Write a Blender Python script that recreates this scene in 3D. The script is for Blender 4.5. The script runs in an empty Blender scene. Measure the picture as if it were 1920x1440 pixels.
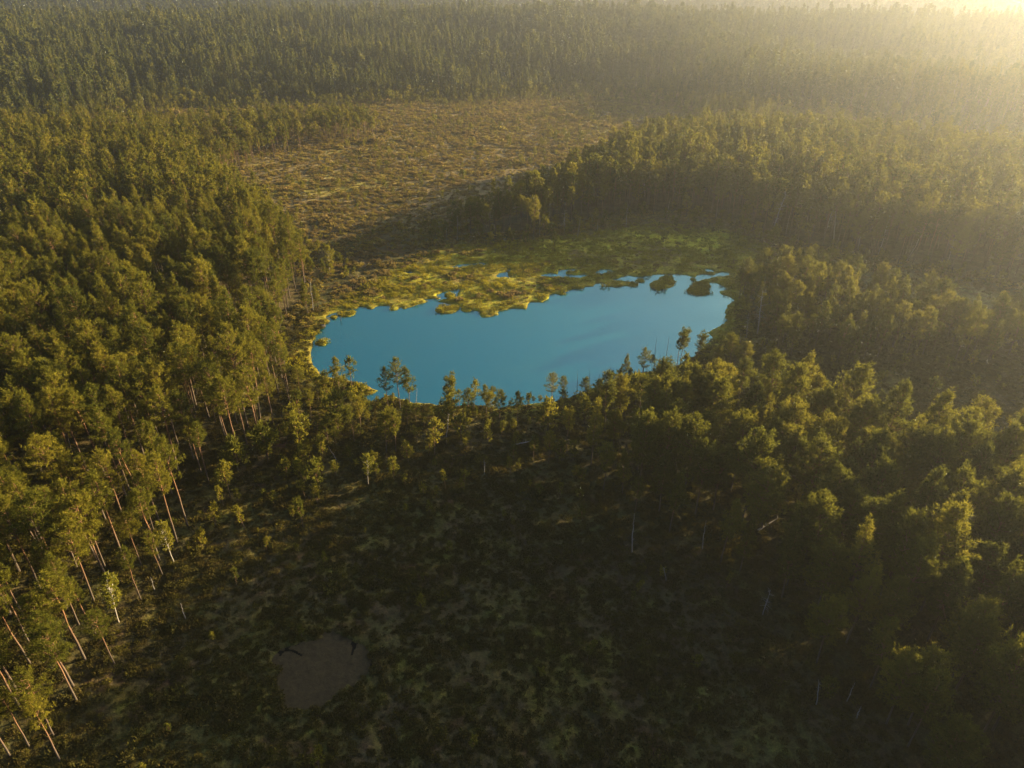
import bpy, math, random
import numpy as np
from mathutils import Vector

# ------------------------------------------------------------------ camera, light, sky, exposure
SC = bpy.context.scene
COL = SC.collection
CAM_H, F_PX, PITCH = 70.0, 1290.0, math.radians(29.8)
SUN_AZ, SUN_EL = math.radians(61.0), math.radians(10.5)

cam_d = bpy.data.cameras.new('camera')
cam_d.sensor_width = 36.0
cam_d.lens = 36.0 * F_PX / 1920.0
cam_d.clip_start, cam_d.clip_end = 0.5, 9000.0
cam = bpy.data.objects.new('camera', cam_d)
cam.location = (0, 0, CAM_H)
cam.rotation_euler = (math.pi / 2 - PITCH, 0, 0)
COL.objects.link(cam)
SC.camera = cam

world = bpy.data.worlds.new('World')
SC.world = world
world.use_nodes = True
wn = world.node_tree
bg = wn.nodes['Background']
sky = wn.nodes.new('ShaderNodeTexSky')
sky.sky_type = 'NISHITA'
sky.sun_disc = False
sky.sun_elevation = SUN_EL
sky.sun_rotation = SUN_AZ
sky.air_density, sky.dust_density, sky.ozone_density = 1.0, 8.0, 3.5
wn.links.new(sky.outputs[0], bg.inputs['Color'])
bg.inputs['Strength'].default_value = 0.065

sun_d = bpy.data.lights.new('sun', 'SUN')
sun_d.energy = 5.0
sun_d.angle = math.radians(0.6)
sun_d.color = (1.0, 0.765, 0.40)
sun = bpy.data.objects.new('sun', sun_d)
S = Vector((math.sin(SUN_AZ) * math.cos(SUN_EL), math.cos(SUN_AZ) * math.cos(SUN_EL), math.sin(SUN_EL)))
sun.rotation_euler = (-S).to_track_quat('-Z', 'Y').to_euler()
sun.location = (200, 150, 300)
COL.objects.link(sun)

SC.view_settings.view_transform = 'Standard'
SC.view_settings.look = 'None'
SC.view_settings.exposure = 2.5
SC.view_settings.gamma = 1.0
SC.view_settings.use_curve_mapping = False
cy = SC.cycles
cy.max_bounces, cy.diffuse_bounces, cy.glossy_bounces = 5, 3, 2
cy.transmission_bounces, cy.volume_bounces, cy.transparent_max_bounces = 3, 1, 8
cy.use_denoising = True
HAZE_DENSITY, HAZE_G = 0.00021, 0.79

# ------------------------------------------------------------------ helpers
CP, SP = math.cos(PITCH), math.sin(PITCH)

def px2ground(px, py, z=0.0):
    """a pixel of the 1920x1440 photograph -> the point of the ground it shows"""
    u, v = (px - 960) / F_PX, (720 - py) / F_PX
    d = np.array([u, v * SP + CP, v * CP - SP])
    t = (CAM_H - z) / -d[2]
    return d[0] * t, d[1] * t

def poly(pts):
    return np.array([px2ground(*p) for p in pts])

def project(x, y, z):
    dz = z - CAM_H
    f = y * CP - dz * SP
    up = y * SP + dz * CP
    return 960 + F_PX * x / f, 720 - F_PX * up / f

def height_for(x, y, top_py, z0=0.0):
    lo, hi = 0.2, 40.0
    for _ in range(40):
        m = (lo + hi) / 2
        if project(x, y, z0 + m)[1] > top_py:
            lo = m
        else:
            hi = m
    return lo

def sd_poly(P, x, y):
    """signed distance to a polygon, positive inside"""
    d2 = np.full(x.shape, 1e18)
    inside = np.zeros(x.shape, bool)
    n = len(P)
    for i in range(n):
        ax, ay = P[i]
        bx, by = P[(i + 1) % n]
        ex, ey = bx - ax, by - ay
        t = np.clip(((x - ax) * ex + (y - ay) * ey) / (ex * ex + ey * ey + 1e-12), 0, 1)
        d2 = np.minimum(d2, (x - ax - t * ex) ** 2 + (y - ay - t * ey) ** 2)
        c = ((ay > y) != (by > y))
        if ey != 0:
            inside ^= c & (x < ex * (y - ay) / ey + ax)
    d = np.sqrt(d2)
    return np.where(inside, d, -d)

_tab = np.random.RandomState(5).rand(256, 256)

def vnoise(x, y):
    xi, yi = np.floor(x).astype(int), np.floor(y).astype(int)
    fx, fy = x - xi, y - yi
    fx, fy = fx * fx * (3 - 2 * fx), fy * fy * (3 - 2 * fy)
    a, b = _tab[xi & 255, yi & 255], _tab[(xi + 1) & 255, yi & 255]
    c, d = _tab[xi & 255, (yi + 1) & 255], _tab[(xi + 1) & 255, (yi + 1) & 255]
    return (a * (1 - fx) + b * fx) * (1 - fy) + (c * (1 - fx) + d * fx) * fy - 0.5

def fbm(x, y, s, o=3):
    r, a = 0, 1.0
    for k in range(o):
        r = r + a * vnoise(x / s + 17.3 * k, y / s - 9.1 * k)
        s, a = s * 0.5, a * 0.5
    return r

def sstep(a, b, x):
    t = np.clip((x - a) / (b - a), 0, 1)
    return t * t * (3 - 2 * t)

def new_mesh(name, verts, faces, mats=(), mat_idx=None, attrs=None, smooth=False):
    """verts (N,3); faces: list of (M,k) index arrays"""
    me = bpy.data.meshes.new(name)
    verts = np.asarray(verts, np.float32)
    me.vertices.add(len(verts))
    me.vertices.foreach_set('co', verts.ravel())
    loops = np.concatenate([f.ravel() for f in faces]).astype(np.int32)
    sizes = np.concatenate([np.full(len(f), f.shape[1]) for f in faces]).astype(np.int32)
    starts = np.concatenate([[0], np.cumsum(sizes)[:-1]]).astype(np.int32)
    me.loops.add(len(loops))
    me.loops.foreach_set('vertex_index', loops)
    me.polygons.add(len(sizes))
    me.polygons.foreach_set('loop_start', starts)
    me.polygons.foreach_set('loop_total', sizes)
    for m in mats:
        me.materials.append(m)
    if mat_idx is not None:
        me.polygons.foreach_set('material_index', np.asarray(mat_idx, np.int32))
    me.polygons.foreach_set('use_smooth', np.full(len(sizes), smooth))
    for k, a in (attrs or {}).items():
        a = np.asarray(a, np.float32)
        if a.ndim == 1:
            me.attributes.new(k, 'FLOAT', 'POINT').data.foreach_set('value', a)
        else:
            a4 = np.concatenate([a, np.ones((len(a), 1), np.float32)], 1)
            me.attributes.new(k, 'FLOAT_COLOR', 'POINT').data.foreach_set('color', a4.ravel())
    me.update(calc_edges=True)
    me.validate()
    return me

def link(name, data, parent=None):
    o = bpy.data.objects.new(name, data)
    COL.objects.link(o)
    if parent is not None:
        o.parent = parent
    return o

def tag(o, label=None, cat=None, group=None, kind=None):
    for k, v in (('label', label), ('category', cat), ('group', group), ('kind', kind)):
        if v:
            o[k] = v
    return o

# ------------------------------------------------------------------ materials
def mat(name):
    m = bpy.data.materials.new(name)
    m.use_nodes = True
    nt = m.node_tree
    nt.nodes.clear()
    out = nt.nodes.new('ShaderNodeOutputMaterial')
    return m, nt, out

def ramp(nt, fac, stops):
    r = nt.nodes.new('ShaderNodeValToRGB')
    els = r.color_ramp.elements
    while len(els) < len(stops):
        els.new(0.5)
    for e, (p, c) in zip(els, stops):
        e.position = p
        e.color = (*c, 1)
    nt.links.new(fac, r.inputs[0])
    return r.outputs[0]

def math_node(nt, op, a, b):
    n = nt.nodes.new('ShaderNodeMath')
    n.operation = op
    for i, v in enumerate((a, b)):
        if isinstance(v, (int, float)):
            n.inputs[i].default_value = v
        else:
            nt.links.new(v, n.inputs[i])
    return n.outputs[0]

def attr_node(nt, name):
    a = nt.nodes.new('ShaderNodeAttribute')
    a.attribute_name = name
    return a

def leaf_mat(name, stops, transl=0.35, w_obj=0.5):
    """two-sided foliage; hue from the tuft's own tint and from the plant"""
    m, nt, out = mat(name)
    t = attr_node(nt, 'tint').outputs['Fac']
    rnd = nt.nodes.new('ShaderNodeObjectInfo').outputs['Random']
    f = math_node(nt, 'ADD', math_node(nt, 'MULTIPLY', t, 1 - w_obj), math_node(nt, 'MULTIPLY', rnd, w_obj))
    c = ramp(nt, f, stops)
    d = nt.nodes.new('ShaderNodeBsdfDiffuse')
    tr = nt.nodes.new('ShaderNodeBsdfTranslucent')
    mx = nt.nodes.new('ShaderNodeMixShader')
    mx.inputs[0].default_value = transl
    nt.links.new(c, d.inputs[0])
    nt.links.new(c, tr.inputs[0])
    nt.links.new(d.outputs[0], mx.inputs[1])
    nt.links.new(tr.outputs[0], mx.inputs[2])
    nt.links.new(mx.outputs[0], out.inputs[0])
    return m

def bark_mat(name, low, high, noise=0.35):
    m, nt, out = mat(name)
    up = attr_node(nt, 'up').outputs['Fac']
    tc = nt.nodes.new('ShaderNodeTexCoord')
    mp = nt.nodes.new('ShaderNodeMapping')
    mp.inputs['Scale'].default_value = (6, 6, 1.2)
    nt.links.new(tc.outputs['Object'], mp.inputs[0])
    ns = nt.nodes.new('ShaderNodeTexNoise')
    ns.inputs['Scale'].default_value = 1.5
    ns.inputs['Detail'].default_value = 3
    nt.links.new(mp.outputs[0], ns.inputs['Vector'])
    f = math_node(nt, 'ADD', up, math_node(nt, 'MULTIPLY', math_node(nt, 'SUBTRACT', ns.outputs['Fac'], 0.5), noise))
    c = ramp(nt, f, [(0.15, low), (0.65, high)])
    b = nt.nodes.new('ShaderNodeBsdfPrincipled')
    b.inputs['Roughness'].default_value = 0.85
    b.inputs['Specular IOR Level'].default_value = 0.2
    nt.links.new(c, b.inputs['Base Color'])
    nt.links.new(b.outputs[0], out.inputs[0])
    return m

M_NEEDLE = leaf_mat('pine_needles', [(0.05, (0.050, 0.058, 0.011)), (0.5, (0.114, 0.110, 0.015)), (0.95, (0.185, 0.156, 0.020))], 0.48, 0.6)
M_SPRUCE = leaf_mat('spruce_needles', [(0.05, (0.045, 0.058, 0.016)), (0.5, (0.085, 0.092, 0.022)), (0.95, (0.135, 0.125, 0.028))], 0.42)
M_BIRCH = leaf_mat('birch_leaves', [(0.05, (0.11, 0.12, 0.018)), (0.95, (0.22, 0.19, 0.025))], 0.45, 0.3)
M_RUST = leaf_mat('withered_needles', [(0.05, (0.10, 0.035, 0.012)), (0.95, (0.20, 0.07, 0.02))], 0.3, 0.2)
M_HEATH = leaf_mat('heather_sprays', [(0.0, (0.036, 0.035, 0.011)), (0.3, (0.056, 0.050, 0.013)), (0.55, (0.068, 0.050, 0.017)), (0.75, (0.074, 0.068, 0.014)), (1.0, (0.110, 0.094, 0.015))], 0.3, 0.7)
M_HEATH_PALE = leaf_mat('dry_heather_sprays', [(0.0, (0.105, 0.084, 0.028)), (0.4, (0.175, 0.122, 0.048)), (0.7, (0.20, 0.155, 0.036)), (1.0, (0.25, 0.21, 0.036))], 0.3, 0.7)
M_BARK = bark_mat('pine_bark', (0.07, 0.054, 0.044), (0.185, 0.09, 0.042))
M_SPRUCE_BARK = bark_mat('spruce_bark', (0.11, 0.085, 0.065), (0.13, 0.10, 0.08))
M_BIRCH_BARK = bark_mat('birch_bark', (0.25, 0.22, 0.19), (0.5, 0.46, 0.42))
M_DEAD = bark_mat('weathered_dead_wood', (0.12, 0.108, 0.10), (0.23, 0.21, 0.20))
M_DARKWOOD = bark_mat('dark_dead_wood', (0.05, 0.04, 0.035), (0.10, 0.08, 0.07))

def ground_material():
    m, nt, out = mat('bog_ground')
    col = attr_node(nt, 'gcol').outputs['Color']
    tc = nt.nodes.new('ShaderNodeTexCoord')
    mixes = []
    cur = col
    for sc, lo, hi in ((0.35, 0.6, 1.4), (1.7, 0.55, 1.45), (6.0, 0.6, 1.4)):
        ns = nt.nodes.new('ShaderNodeTexNoise')
        ns.inputs['Scale'].default_value = sc
        ns.inputs['Detail'].default_value = 4
        ns.inputs['Roughness'].default_value = 0.65
        nt.links.new(tc.outputs['Object'], ns.inputs['Vector'])
        mr = nt.nodes.new('ShaderNodeMapRange')
        mr.inputs[1].default_value, mr.inputs[2].default_value = 0.3, 0.7
        mr.inputs[3].default_value, mr.inputs[4].default_value = lo, hi
        nt.links.new(ns.outputs['Fac'], mr.inputs[0])
        mx = nt.nodes.new('ShaderNodeVectorMath')
        mx.operation = 'SCALE'
        nt.links.new(cur, mx.inputs[0])
        nt.links.new(mr.outputs[0], mx.inputs['Scale'])
        cur = mx.outputs[0]
        mixes.append(ns.outputs['Fac'])
    # rusty and green specks of moss
    ns = nt.nodes.new('ShaderNodeTexNoise')
    ns.inputs['Scale'].default_value = 0.8
    ns.inputs['Detail'].default_value = 5
    nt.links.new(tc.outputs['Object'], ns.inputs['Vector'])
    hs = nt.nodes.new('ShaderNodeHueSaturation')
    mr = nt.nodes.new('ShaderNodeMapRange')
    mr.inputs[1].default_value, mr.inputs[2].default_value = 0.3, 0.7
    mr.inputs[3].default_value, mr.inputs[4].default_value = 0.465, 0.535
    nt.links.new(ns.outputs['Color'], mr.inputs[0])
    nt.links.new(mr.outputs[0], hs.inputs['Hue'])
    nt.links.new(cur, hs.inputs['Color'])
    b = nt.nodes.new('ShaderNodeBsdfPrincipled')
    b.inputs['Roughness'].default_value = 0.95
    b.inputs['Specular IOR Level'].default_value = 0.1
    nt.links.new(hs.outputs[0], b.inputs['Base Color'])
    bp = nt.nodes.new('ShaderNodeBump')
    bp.inputs['Strength'].default_value = 0.9
    bp.inputs['Distance'].default_value = 0.25
    nt.links.new(mixes[1], bp.inputs['Height'])
    nt.links.new(bp.outputs[0], b.inputs['Normal'])
    nt.links.new(b.outputs[0], out.inputs[0])
    return m
M_GROUND = ground_material()

def water_material(name, base, rough, bump, scale, tint=(1, 1, 1), spec=0.5, ior=2.45):
    m, nt, out = mat(name)
    b = nt.nodes.new('ShaderNodeBsdfPrincipled')
    b.inputs['Base Color'].default_value = (*base, 1)
    b.inputs['Roughness'].default_value = rough
    b.inputs['IOR'].default_value = ior
    b.inputs['Specular Tint'].default_value = (*tint, 1)
    b.inputs['Specular IOR Level'].default_value = spec
    tc = nt.nodes.new('ShaderNodeTexCoord')
    wp = nt.nodes.new('ShaderNodeTexNoise')
    wp.inputs['Scale'].default_value = 0.06
    wp.inputs['Detail'].default_value = 4
    nt.links.new(tc.outputs['Object'], wp.inputs['Vector'])
    wr = nt.nodes.new('ShaderNodeMapRange')
    wr.inputs[1].default_value, wr.inputs[2].default_value = 0.35, 0.65
    wr.inputs[3].default_value, wr.inputs[4].default_value = rough * 0.6, rough * 1.5
    nt.links.new(wp.outputs['Fac'], wr.inputs[0])
    nt.links.new(wr.outputs[0], b.inputs['Roughness'])
    ns = nt.nodes.new('ShaderNodeTexNoise')
    ns.inputs['Scale'].default_value = scale
    ns.inputs['Detail'].default_value = 3
    nt.links.new(tc.outputs['Object'], ns.inputs['Vector'])
    bp = nt.nodes.new('ShaderNodeBump')
    bp.inputs['Strength'].default_value = bump
    bp.inputs['Distance'].default_value = 0.16
    nt.links.new(ns.outputs['Fac'], bp.inputs['Height'])
    nt.links.new(bp.outputs[0], b.inputs['Normal'])
    nt.links.new(b.outputs[0], out.inputs[0])
    return m
M_WATER = water_material('lake_water', (0.0, 0.040, 0.045), 0.16, 0.3, 1.8, (0.42, 1.0, 0.95), 0.5, 3.1)
M_POOL = water_material('black_pool_water', (0.006, 0.006, 0.005), 0.45, 0.05, 2.0, (1, 1, 1), 0.03, 1.33)

def moss_material(name, c0, c1, c2):
    m, nt, out = mat(name)
    tc = nt.nodes.new('ShaderNodeTexCoord')
    ns = nt.nodes.new('ShaderNodeTexNoise')
    ns.inputs['Scale'].default_value = 1.6
    ns.inputs['Detail'].default_value = 6
    ns.inputs['Roughness'].default_value = 0.7
    nt.links.new(tc.outputs['Object'], ns.inputs['Vector'])
    c = ramp(nt, ns.outputs['Fac'], [(0.3, c0), (0.5, c1), (0.7, c2)])
    b = nt.nodes.new('ShaderNodeBsdfPrincipled')
    b.inputs['Roughness'].default_value = 0.95
    b.inputs['Specular IOR Level'].default_value = 0.1
    nt.links.new(c, b.inputs['Base Color'])
    bp = nt.nodes.new('ShaderNodeBump')
    bp.inputs['Strength'].default_value = 0.8
    bp.inputs['Distance'].default_value = 0.15
    nt.links.new(ns.outputs['Fac'], bp.inputs['Height'])
    nt.links.new(bp.outputs[0], b.inputs['Normal'])
    nt.links.new(b.outputs[0], out.inputs[0])
    return m
M_MOSS = moss_material('peat_moss', (0.08, 0.06, 0.010), (0.15, 0.13, 0.012), (0.21, 0.19, 0.016))
M_MUD = moss_material('floating_mud', (0.030, 0.022, 0.011), (0.043, 0.032, 0.015), (0.056, 0.042, 0.018))

# ------------------------------------------------------------------ the map (traced on the ground)
LAKE = poly([(582, 656), (587, 641), (599, 623), (605, 612), (612, 606), (622, 600), (613, 592), (630, 582), (647, 580), (668, 577),
    (677, 573), (687, 575), (696, 579), (704, 573), (721, 570), (729, 572), (730, 580), (737, 581), (747, 577), (752, 573), (757, 577),
    (774, 573), (779, 571), (801, 566), (804, 562), (791, 559), (808, 559), (822, 559), (818, 551), (838, 544), (858, 541), (858, 555),
    (838, 558), (826, 560), (820, 564), (838, 568), (858, 570), (861, 576), (868, 584), (880, 583), (894, 580), (902, 594), (913, 594), (933, 588),
    (936, 581), (956, 577), (969, 576), (986, 577), (989, 573), (994, 566), (1017, 564), (1025, 559), (1031, 551), (1037, 548),
    (1047, 551), (1061, 552), (1062, 543), (1081, 541), (1089, 541), (1100, 535), (1107, 536), (1147, 536), (1153, 537), (1176, 533),
    (1190, 538), (1199, 532), (1199, 529), (1176, 526), (1151, 525), (1145, 522), (1160, 521), (1176, 514), (1190, 517), (1207, 517),
    (1227, 513), (1243, 513), (1268, 512), (1284, 513), (1301, 518), (1314, 512), (1328, 514), (1342, 513), (1353, 507), (1363, 508),
    (1368, 511), (1362, 515), (1342, 517), (1312, 525), (1328, 528), (1342, 528), (1358, 534), (1363, 541), (1347, 545), (1356, 550),
    (1372, 555), (1376, 562), (1363, 573), (1360, 587), (1362, 596), (1360, 605), (1337, 614), (1331, 621), (1333, 631), (1320, 650),
    (1300, 668), (1270, 685), (1240, 690), (1200, 697), (1160, 706), (1154, 710), (1133, 722), (1115, 724), (1105, 729), (1060, 745),
    (1009, 756), (987, 757), (956, 759), (934, 763), (901, 759), (859, 760), (800, 756), (771, 756), (760, 749), (736, 740), (722, 740),
    (710, 746), (704, 751), (691, 746), (682, 741), (700, 736), (707, 731), (693, 725), (672, 717), (654, 712), (622, 706), (602, 702),
    (593, 687), (580, 671)])
POOLS = [poly(p) for p in (
    [(849, 499), (861, 494), (885, 493), (904, 490), (916, 492), (905, 496), (878, 496), (858, 500)],
    [(930, 516), (938, 511), (948, 508), (957, 503), (955, 507), (948, 511), (958, 519), (940, 517)],
    [(1009, 515), (1024, 512), (1034, 510), (1046, 513), (1050, 506), (1066, 503), (1090, 502), (1075, 506), (1062, 508), (1060, 513), (1080, 514), (1102, 514), (1085, 518), (1050, 518), (1022, 517)],
    [(1117, 510), (1128, 504), (1142, 503), (1152, 509), (1138, 510), (1126, 512)],
    [(759, 509), (766, 507), (775, 509), (768, 512)],
    [(1110, 534), (1125, 529), (1140, 531), (1128, 535)],
    [(1318, 503), (1330, 503), (1340, 507), (1333, 509)],
)]
MUDPOOL = poly([(510, 1220), (530, 1210), (560, 1202), (590, 1192), (625, 1178), (655, 1192), (684, 1205), (690, 1230), (694, 1252), (668, 1285),
    (622, 1302), (590, 1321), (540, 1332), (524, 1312), (519, 1262), (505, 1240)])
P_LEFT = poly([(-900, 300), (0, 288), (150, 277), (320, 277), (437, 370), (507, 430), (562, 490), (592, 535), (578, 575), (548, 600), (532, 640),
    (545, 690), (592, 728), (560, 775), (500, 835), (440, 885), (385, 935), (350, 1000), (335, 1055), (300, 1088), (235, 1180), (222, 1250),
    (150, 1325), (105, 1395), (70, 1470), (30, 1650), (-900, 1650)])
P_BACK = poly([(-600, 262), (0, 255), (150, 250), (450, 243), (690, 238), (720, 262), (560, 285), (470, 320), (410, 345), (320, 277), (150, 277), (-600, 300)])
P_AHEAD = poly([(835, 446), (900, 445), (1000, 440), (1100, 420), (1200, 405), (1300, 402), (1390, 427), (1480, 455), (1600, 482), (1750, 508),
    (1920, 538), (2600, 610), (2600, 390), (1920, 326), (1700, 303), (1500, 282), (1300, 277), (1150, 307), (1100, 332), (1025, 378), (950, 405), (870, 428)])
P_MIDDLE = poly([(1384, 545), (1380, 600), (1395, 660), (1500, 674), (1600, 682), (1720, 672), (1920, 690), (2600, 790), (2600, 660), (1920, 598), (1790, 604),
    (1740, 598), (1690, 578), (1560, 528), (1450, 520), (1400, 530)])
P_NEAR = np.concatenate([poly([(1100, 815), (1140, 790), (1200, 772), (1260, 765), (1330, 745), (1385, 725), (1440, 775), (1520, 800), (1600, 828), (1700, 872), (1800, 900), (1850, 872), (1920, 866), (2600, 890)]),
    np.array([(240., 60.), (240., -30.), (60., -30.), (44., 20.)]), poly([(1720, 1440), (1600, 1320), (1510, 1225), (1445, 1150), (1405, 1100), (1335, 1060), (1235, 1003), (1175, 965), (1085, 905), (1050, 855)])])
P_STRIP = poly([(1600, 500), (1690, 508), (1760, 522), (1920, 560), (2400, 640), (2400, 690), (1920, 606), (1790, 600), (1700, 572), (1620, 530)])
P_MAT = poly([(590, 600), (650, 560), (720, 530), (770, 495), (850, 465), (1000, 455), (1110, 440), (1200, 425), (1300, 425), (1390, 445), (1440, 470), (1420, 510), (1385, 540), (1375, 640),
    (1300, 640), (1000, 610), (700, 610)])
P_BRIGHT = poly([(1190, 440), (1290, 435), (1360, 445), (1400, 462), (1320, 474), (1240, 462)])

# far forest: the line where it starts, as distance over azimuth
_fl = [px2ground(*p) for p in [(-3000, 420), (-1000, 280), (-200, 260), (0, 246), (130, 232), (300, 200), (640, 189), (900, 181), (1180, 174), (1260, 190), (1320, 209), (1500, 230), (1700, 250), (1920, 268), (2600, 330), (5000, 520)]]
FL_AZ = np.array([math.atan2(x, y) for x, y in _fl])
FL_D = np.array([math.hypot(x, y) for x, y in _fl])

def front_d(az):
    return np.interp(az, FL_AZ, FL_D)

WATER_Z = -0.30

def lake_sd(x, y):
    s = sd_poly(LAKE, x, y)
    for p in POOLS:
        s = np.maximum(s, np.minimum(sd_poly(p, x, y), 1.0) + 0.15)
    return s

def terrain(x, y, full=False):
    x, y = np.asarray(x, float), np.asarray(y, float)
    d, az = np.hypot(x, y), np.arctan2(x, y)
    sL, sA, sN = sd_poly(P_LEFT, x, y), sd_poly(P_AHEAD, x, y), sd_poly(P_NEAR, x, y)
    raised = np.maximum(np.maximum(sstep(-3, 22, sL), sstep(-3, 25, sA)), 0.7 * sstep(-3, 20, sN))
    z = 1.3 * raised
    fd = front_d(az)
    side = sstep(0.20, 0.36, az)
    rise = 29 * sstep(fd - 15, 900, d) * (1 - side) + side * (8.5 * np.exp(-((d - 570) / 75.0) ** 2) + 30 * sstep(650, 930, d))
    crest = fbm(x, y, 330.0, 2)
    z = z + rise * (1 + 0.32 * crest) * (1 - 0.75 * sstep(950, 1250, d)) + (94 + 22 * fbm(x + 300, y, 700.0, 2)) * sstep(1150, 1650, d)
    z = z + 0.5 * fbm(x, y, 30.0, 2) * sstep(-5, 10, np.maximum(sL, np.maximum(sA, sN)))
    # hummocks and hollows
    fade = 1 - 0.6 * sstep(200, 500, d)
    hum = np.abs(fbm(x, y, 5.0, 3)) * 0.9 + 0.25 * fbm(x, y, 1.6, 2)
    ls = lake_sd(x, y)
    shore = sstep(0.0, 9.0, -ls)
    z = z + (hum - 0.12) * fade * (0.3 + 0.7 * shore) * 0.75
    # lake and pools
    lsn = ls + 0.6 * fbm(x, y, 3.5, 2) + 0.8 * fbm(x + 31, y, 1.5, 2)
    z = np.where(d < 300, z * sstep(0.6, -1.5, lsn) + 0.0, z)
    z = z - 1.6 * sstep(-0.55, 1.4, lsn) * (d < 300)
    sm = sd_poly(MUDPOOL, x, y) + 1.5 * fbm(x, y, 2.4, 3)
    z = np.where(sm > -3, z * sstep(0.5, -3, sm) - 0.45 * sstep(-0.6, 0.5, sm), z)
    if full:
        return z, d, az, sL, sA, sN, lsn, sm, fd
    return z

def build_terrain():
    az = np.radians(np.concatenate([np.arange(-46, 46.01, 0.25), np.arange(50, 313.9, 4.0)]))
    r = list(np.linspace(3, 40, 25)[:-1]) + list(np.arange(40, 262, 0.5))
    while r[-1] < 620:
        r.append(r[-1] * 1.0045)
    while r[-1] < 3000:
        r.append(r[-1] * 1.016)
    r = np.array(r)
    R, A = np.meshgrid(r, az, indexing='ij')
    x, y = (R * np.sin(A)).ravel(), (R * np.cos(A)).ravel()
    z, d, azv, sL, sA, sN, ls, sm, fd = terrain(x, y, True)
    nr, na = R.shape
    i = np.arange(nr - 1)[:, None] * na + np.arange(na)[None, :]
    j = np.arange(nr - 1)[:, None] * na + (np.arange(na)[None, :] + 1) % na
    quads = np.stack([i, j, j + na, i + na], -1).reshape(-1, 4)[:, ::-1]
    # base colours of what grows there
    def C(*c):
        return np.array(c)[None, :]
    n1, n2, n3 = fbm(x, y, 14.0, 3), fbm(x + 90, y, 5.0, 3), fbm(x, y + 70, 40.0, 3)
    def mixc(a, b, f):
        f = np.clip(f, 0, 1)[:, None]
        return a * (1 - f) + b * f
    olive, brown, red, moss = C(0.056, 0.049, 0.013), C(0.048, 0.036, 0.015), C(0.060, 0.030, 0.014), C(0.085, 0.073, 0.012)
    col = mixc(np.repeat(olive, len(x), 0), brown, 0.5 + 2.2 * n1)
    col = mixc(col, red, 2.5 * (n2 - 0.18))
    n4 = fbm(x - 40, y, 2.2, 3)
    col = mixc(col, moss, 1.5 * (n4 * 0.8 + n2 * 0.5 + 0.5 * n3 - 0.12))
    # the far open bog: dry pinkish heather with yellow streaks
    far = sstep(215, 270, d) * (d < 620)
    dry = mixc(np.repeat(C(0.160, 0.118, 0.048), len(x), 0), C(0.195, 0.160, 0.030), 3.0 * (n3 + 0.5 * n1 - 0.1))
    dry = mixc(dry, C(0.07, 0.055, 0.025), 3 * (n2 - 0.12))
    col = mixc(col, dry, far)
    # the quaking mat of peat moss round the lake
    sm_ = sd_poly(P_MAT, x, y)
    mat_c = mixc(np.repeat(C(0.205, 0.180, 0.014), len(x), 0), C(0.120, 0.088, 0.020), 0.25 + 2.6 * n2)
    mat_c = mixc(mat_c, C(0.27, 0.240, 0.014), 3 * (n1 - 0.05))
    col = mixc(col, mat_c, sstep(-6, 6, sm_ + 8 * n1))
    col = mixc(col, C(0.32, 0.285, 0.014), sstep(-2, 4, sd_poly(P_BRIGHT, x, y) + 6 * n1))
    col = mixc(col, C(0.15, 0.125, 0.04), sstep(-3, 3, sd_poly(P_STRIP, x, y)))
    rim = (np.exp(-((ls + 1.8) / 2.2) ** 2)) * (d < 300)
    col = mixc(col, C(0.20, 0.175, 0.015), 0.75 * rim)
    # forest floor: dark shrubs and needles
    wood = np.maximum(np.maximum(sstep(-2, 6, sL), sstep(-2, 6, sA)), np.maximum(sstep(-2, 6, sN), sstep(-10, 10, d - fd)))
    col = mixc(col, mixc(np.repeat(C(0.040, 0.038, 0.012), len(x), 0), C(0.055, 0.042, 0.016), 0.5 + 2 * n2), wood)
    col = mixc(col, C(0.02, 0.016, 0.010), sstep(-0.2, 0.5, ls) * (d < 300))
    col = mixc(col, C(0.03, 0.022, 0.010), sstep(-0.3, 0.6, sm))
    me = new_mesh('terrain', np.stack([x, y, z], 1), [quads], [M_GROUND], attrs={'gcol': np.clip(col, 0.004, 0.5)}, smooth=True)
    tag(link('terrain', me), 'boggy ground rising into forested hills around the lake', kind='structure')

build_terrain()

# lake water: one level sheet, seen only where the ground dips below it
lx, ly = LAKE[:, 0], LAKE[:, 1]
x0, x1, y0, y1 = lx.min() - 3, lx.max() + 3, ly.min() - 3, ly.max() + 14
me = new_mesh('lake_water', [(x0, y0, WATER_Z), (x1, y0, WATER_Z), (x1, y1, WATER_Z), (x0, y1, WATER_Z)], [np.array([[0, 1, 2, 3]])], [M_WATER])
tag(link('lake_water', me), 'blue lake water with a pale sheen towards the sun', kind='structure')
mx, my = MUDPOOL[:, 0], MUDPOOL[:, 1]
me = new_mesh('bog_pool', [(mx.min() - 1, my.min() - 1, -0.28), (mx.max() + 1, my.min() - 1, -0.28), (mx.max() + 1, my.max() + 1, -0.28), (mx.min() - 1, my.max() + 1, -0.28)], [np.array([[0, 1, 2, 3]])], [M_POOL])
tag(link('bog_pool', me), 'small black bog pool in the open mire', kind='structure')

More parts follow.
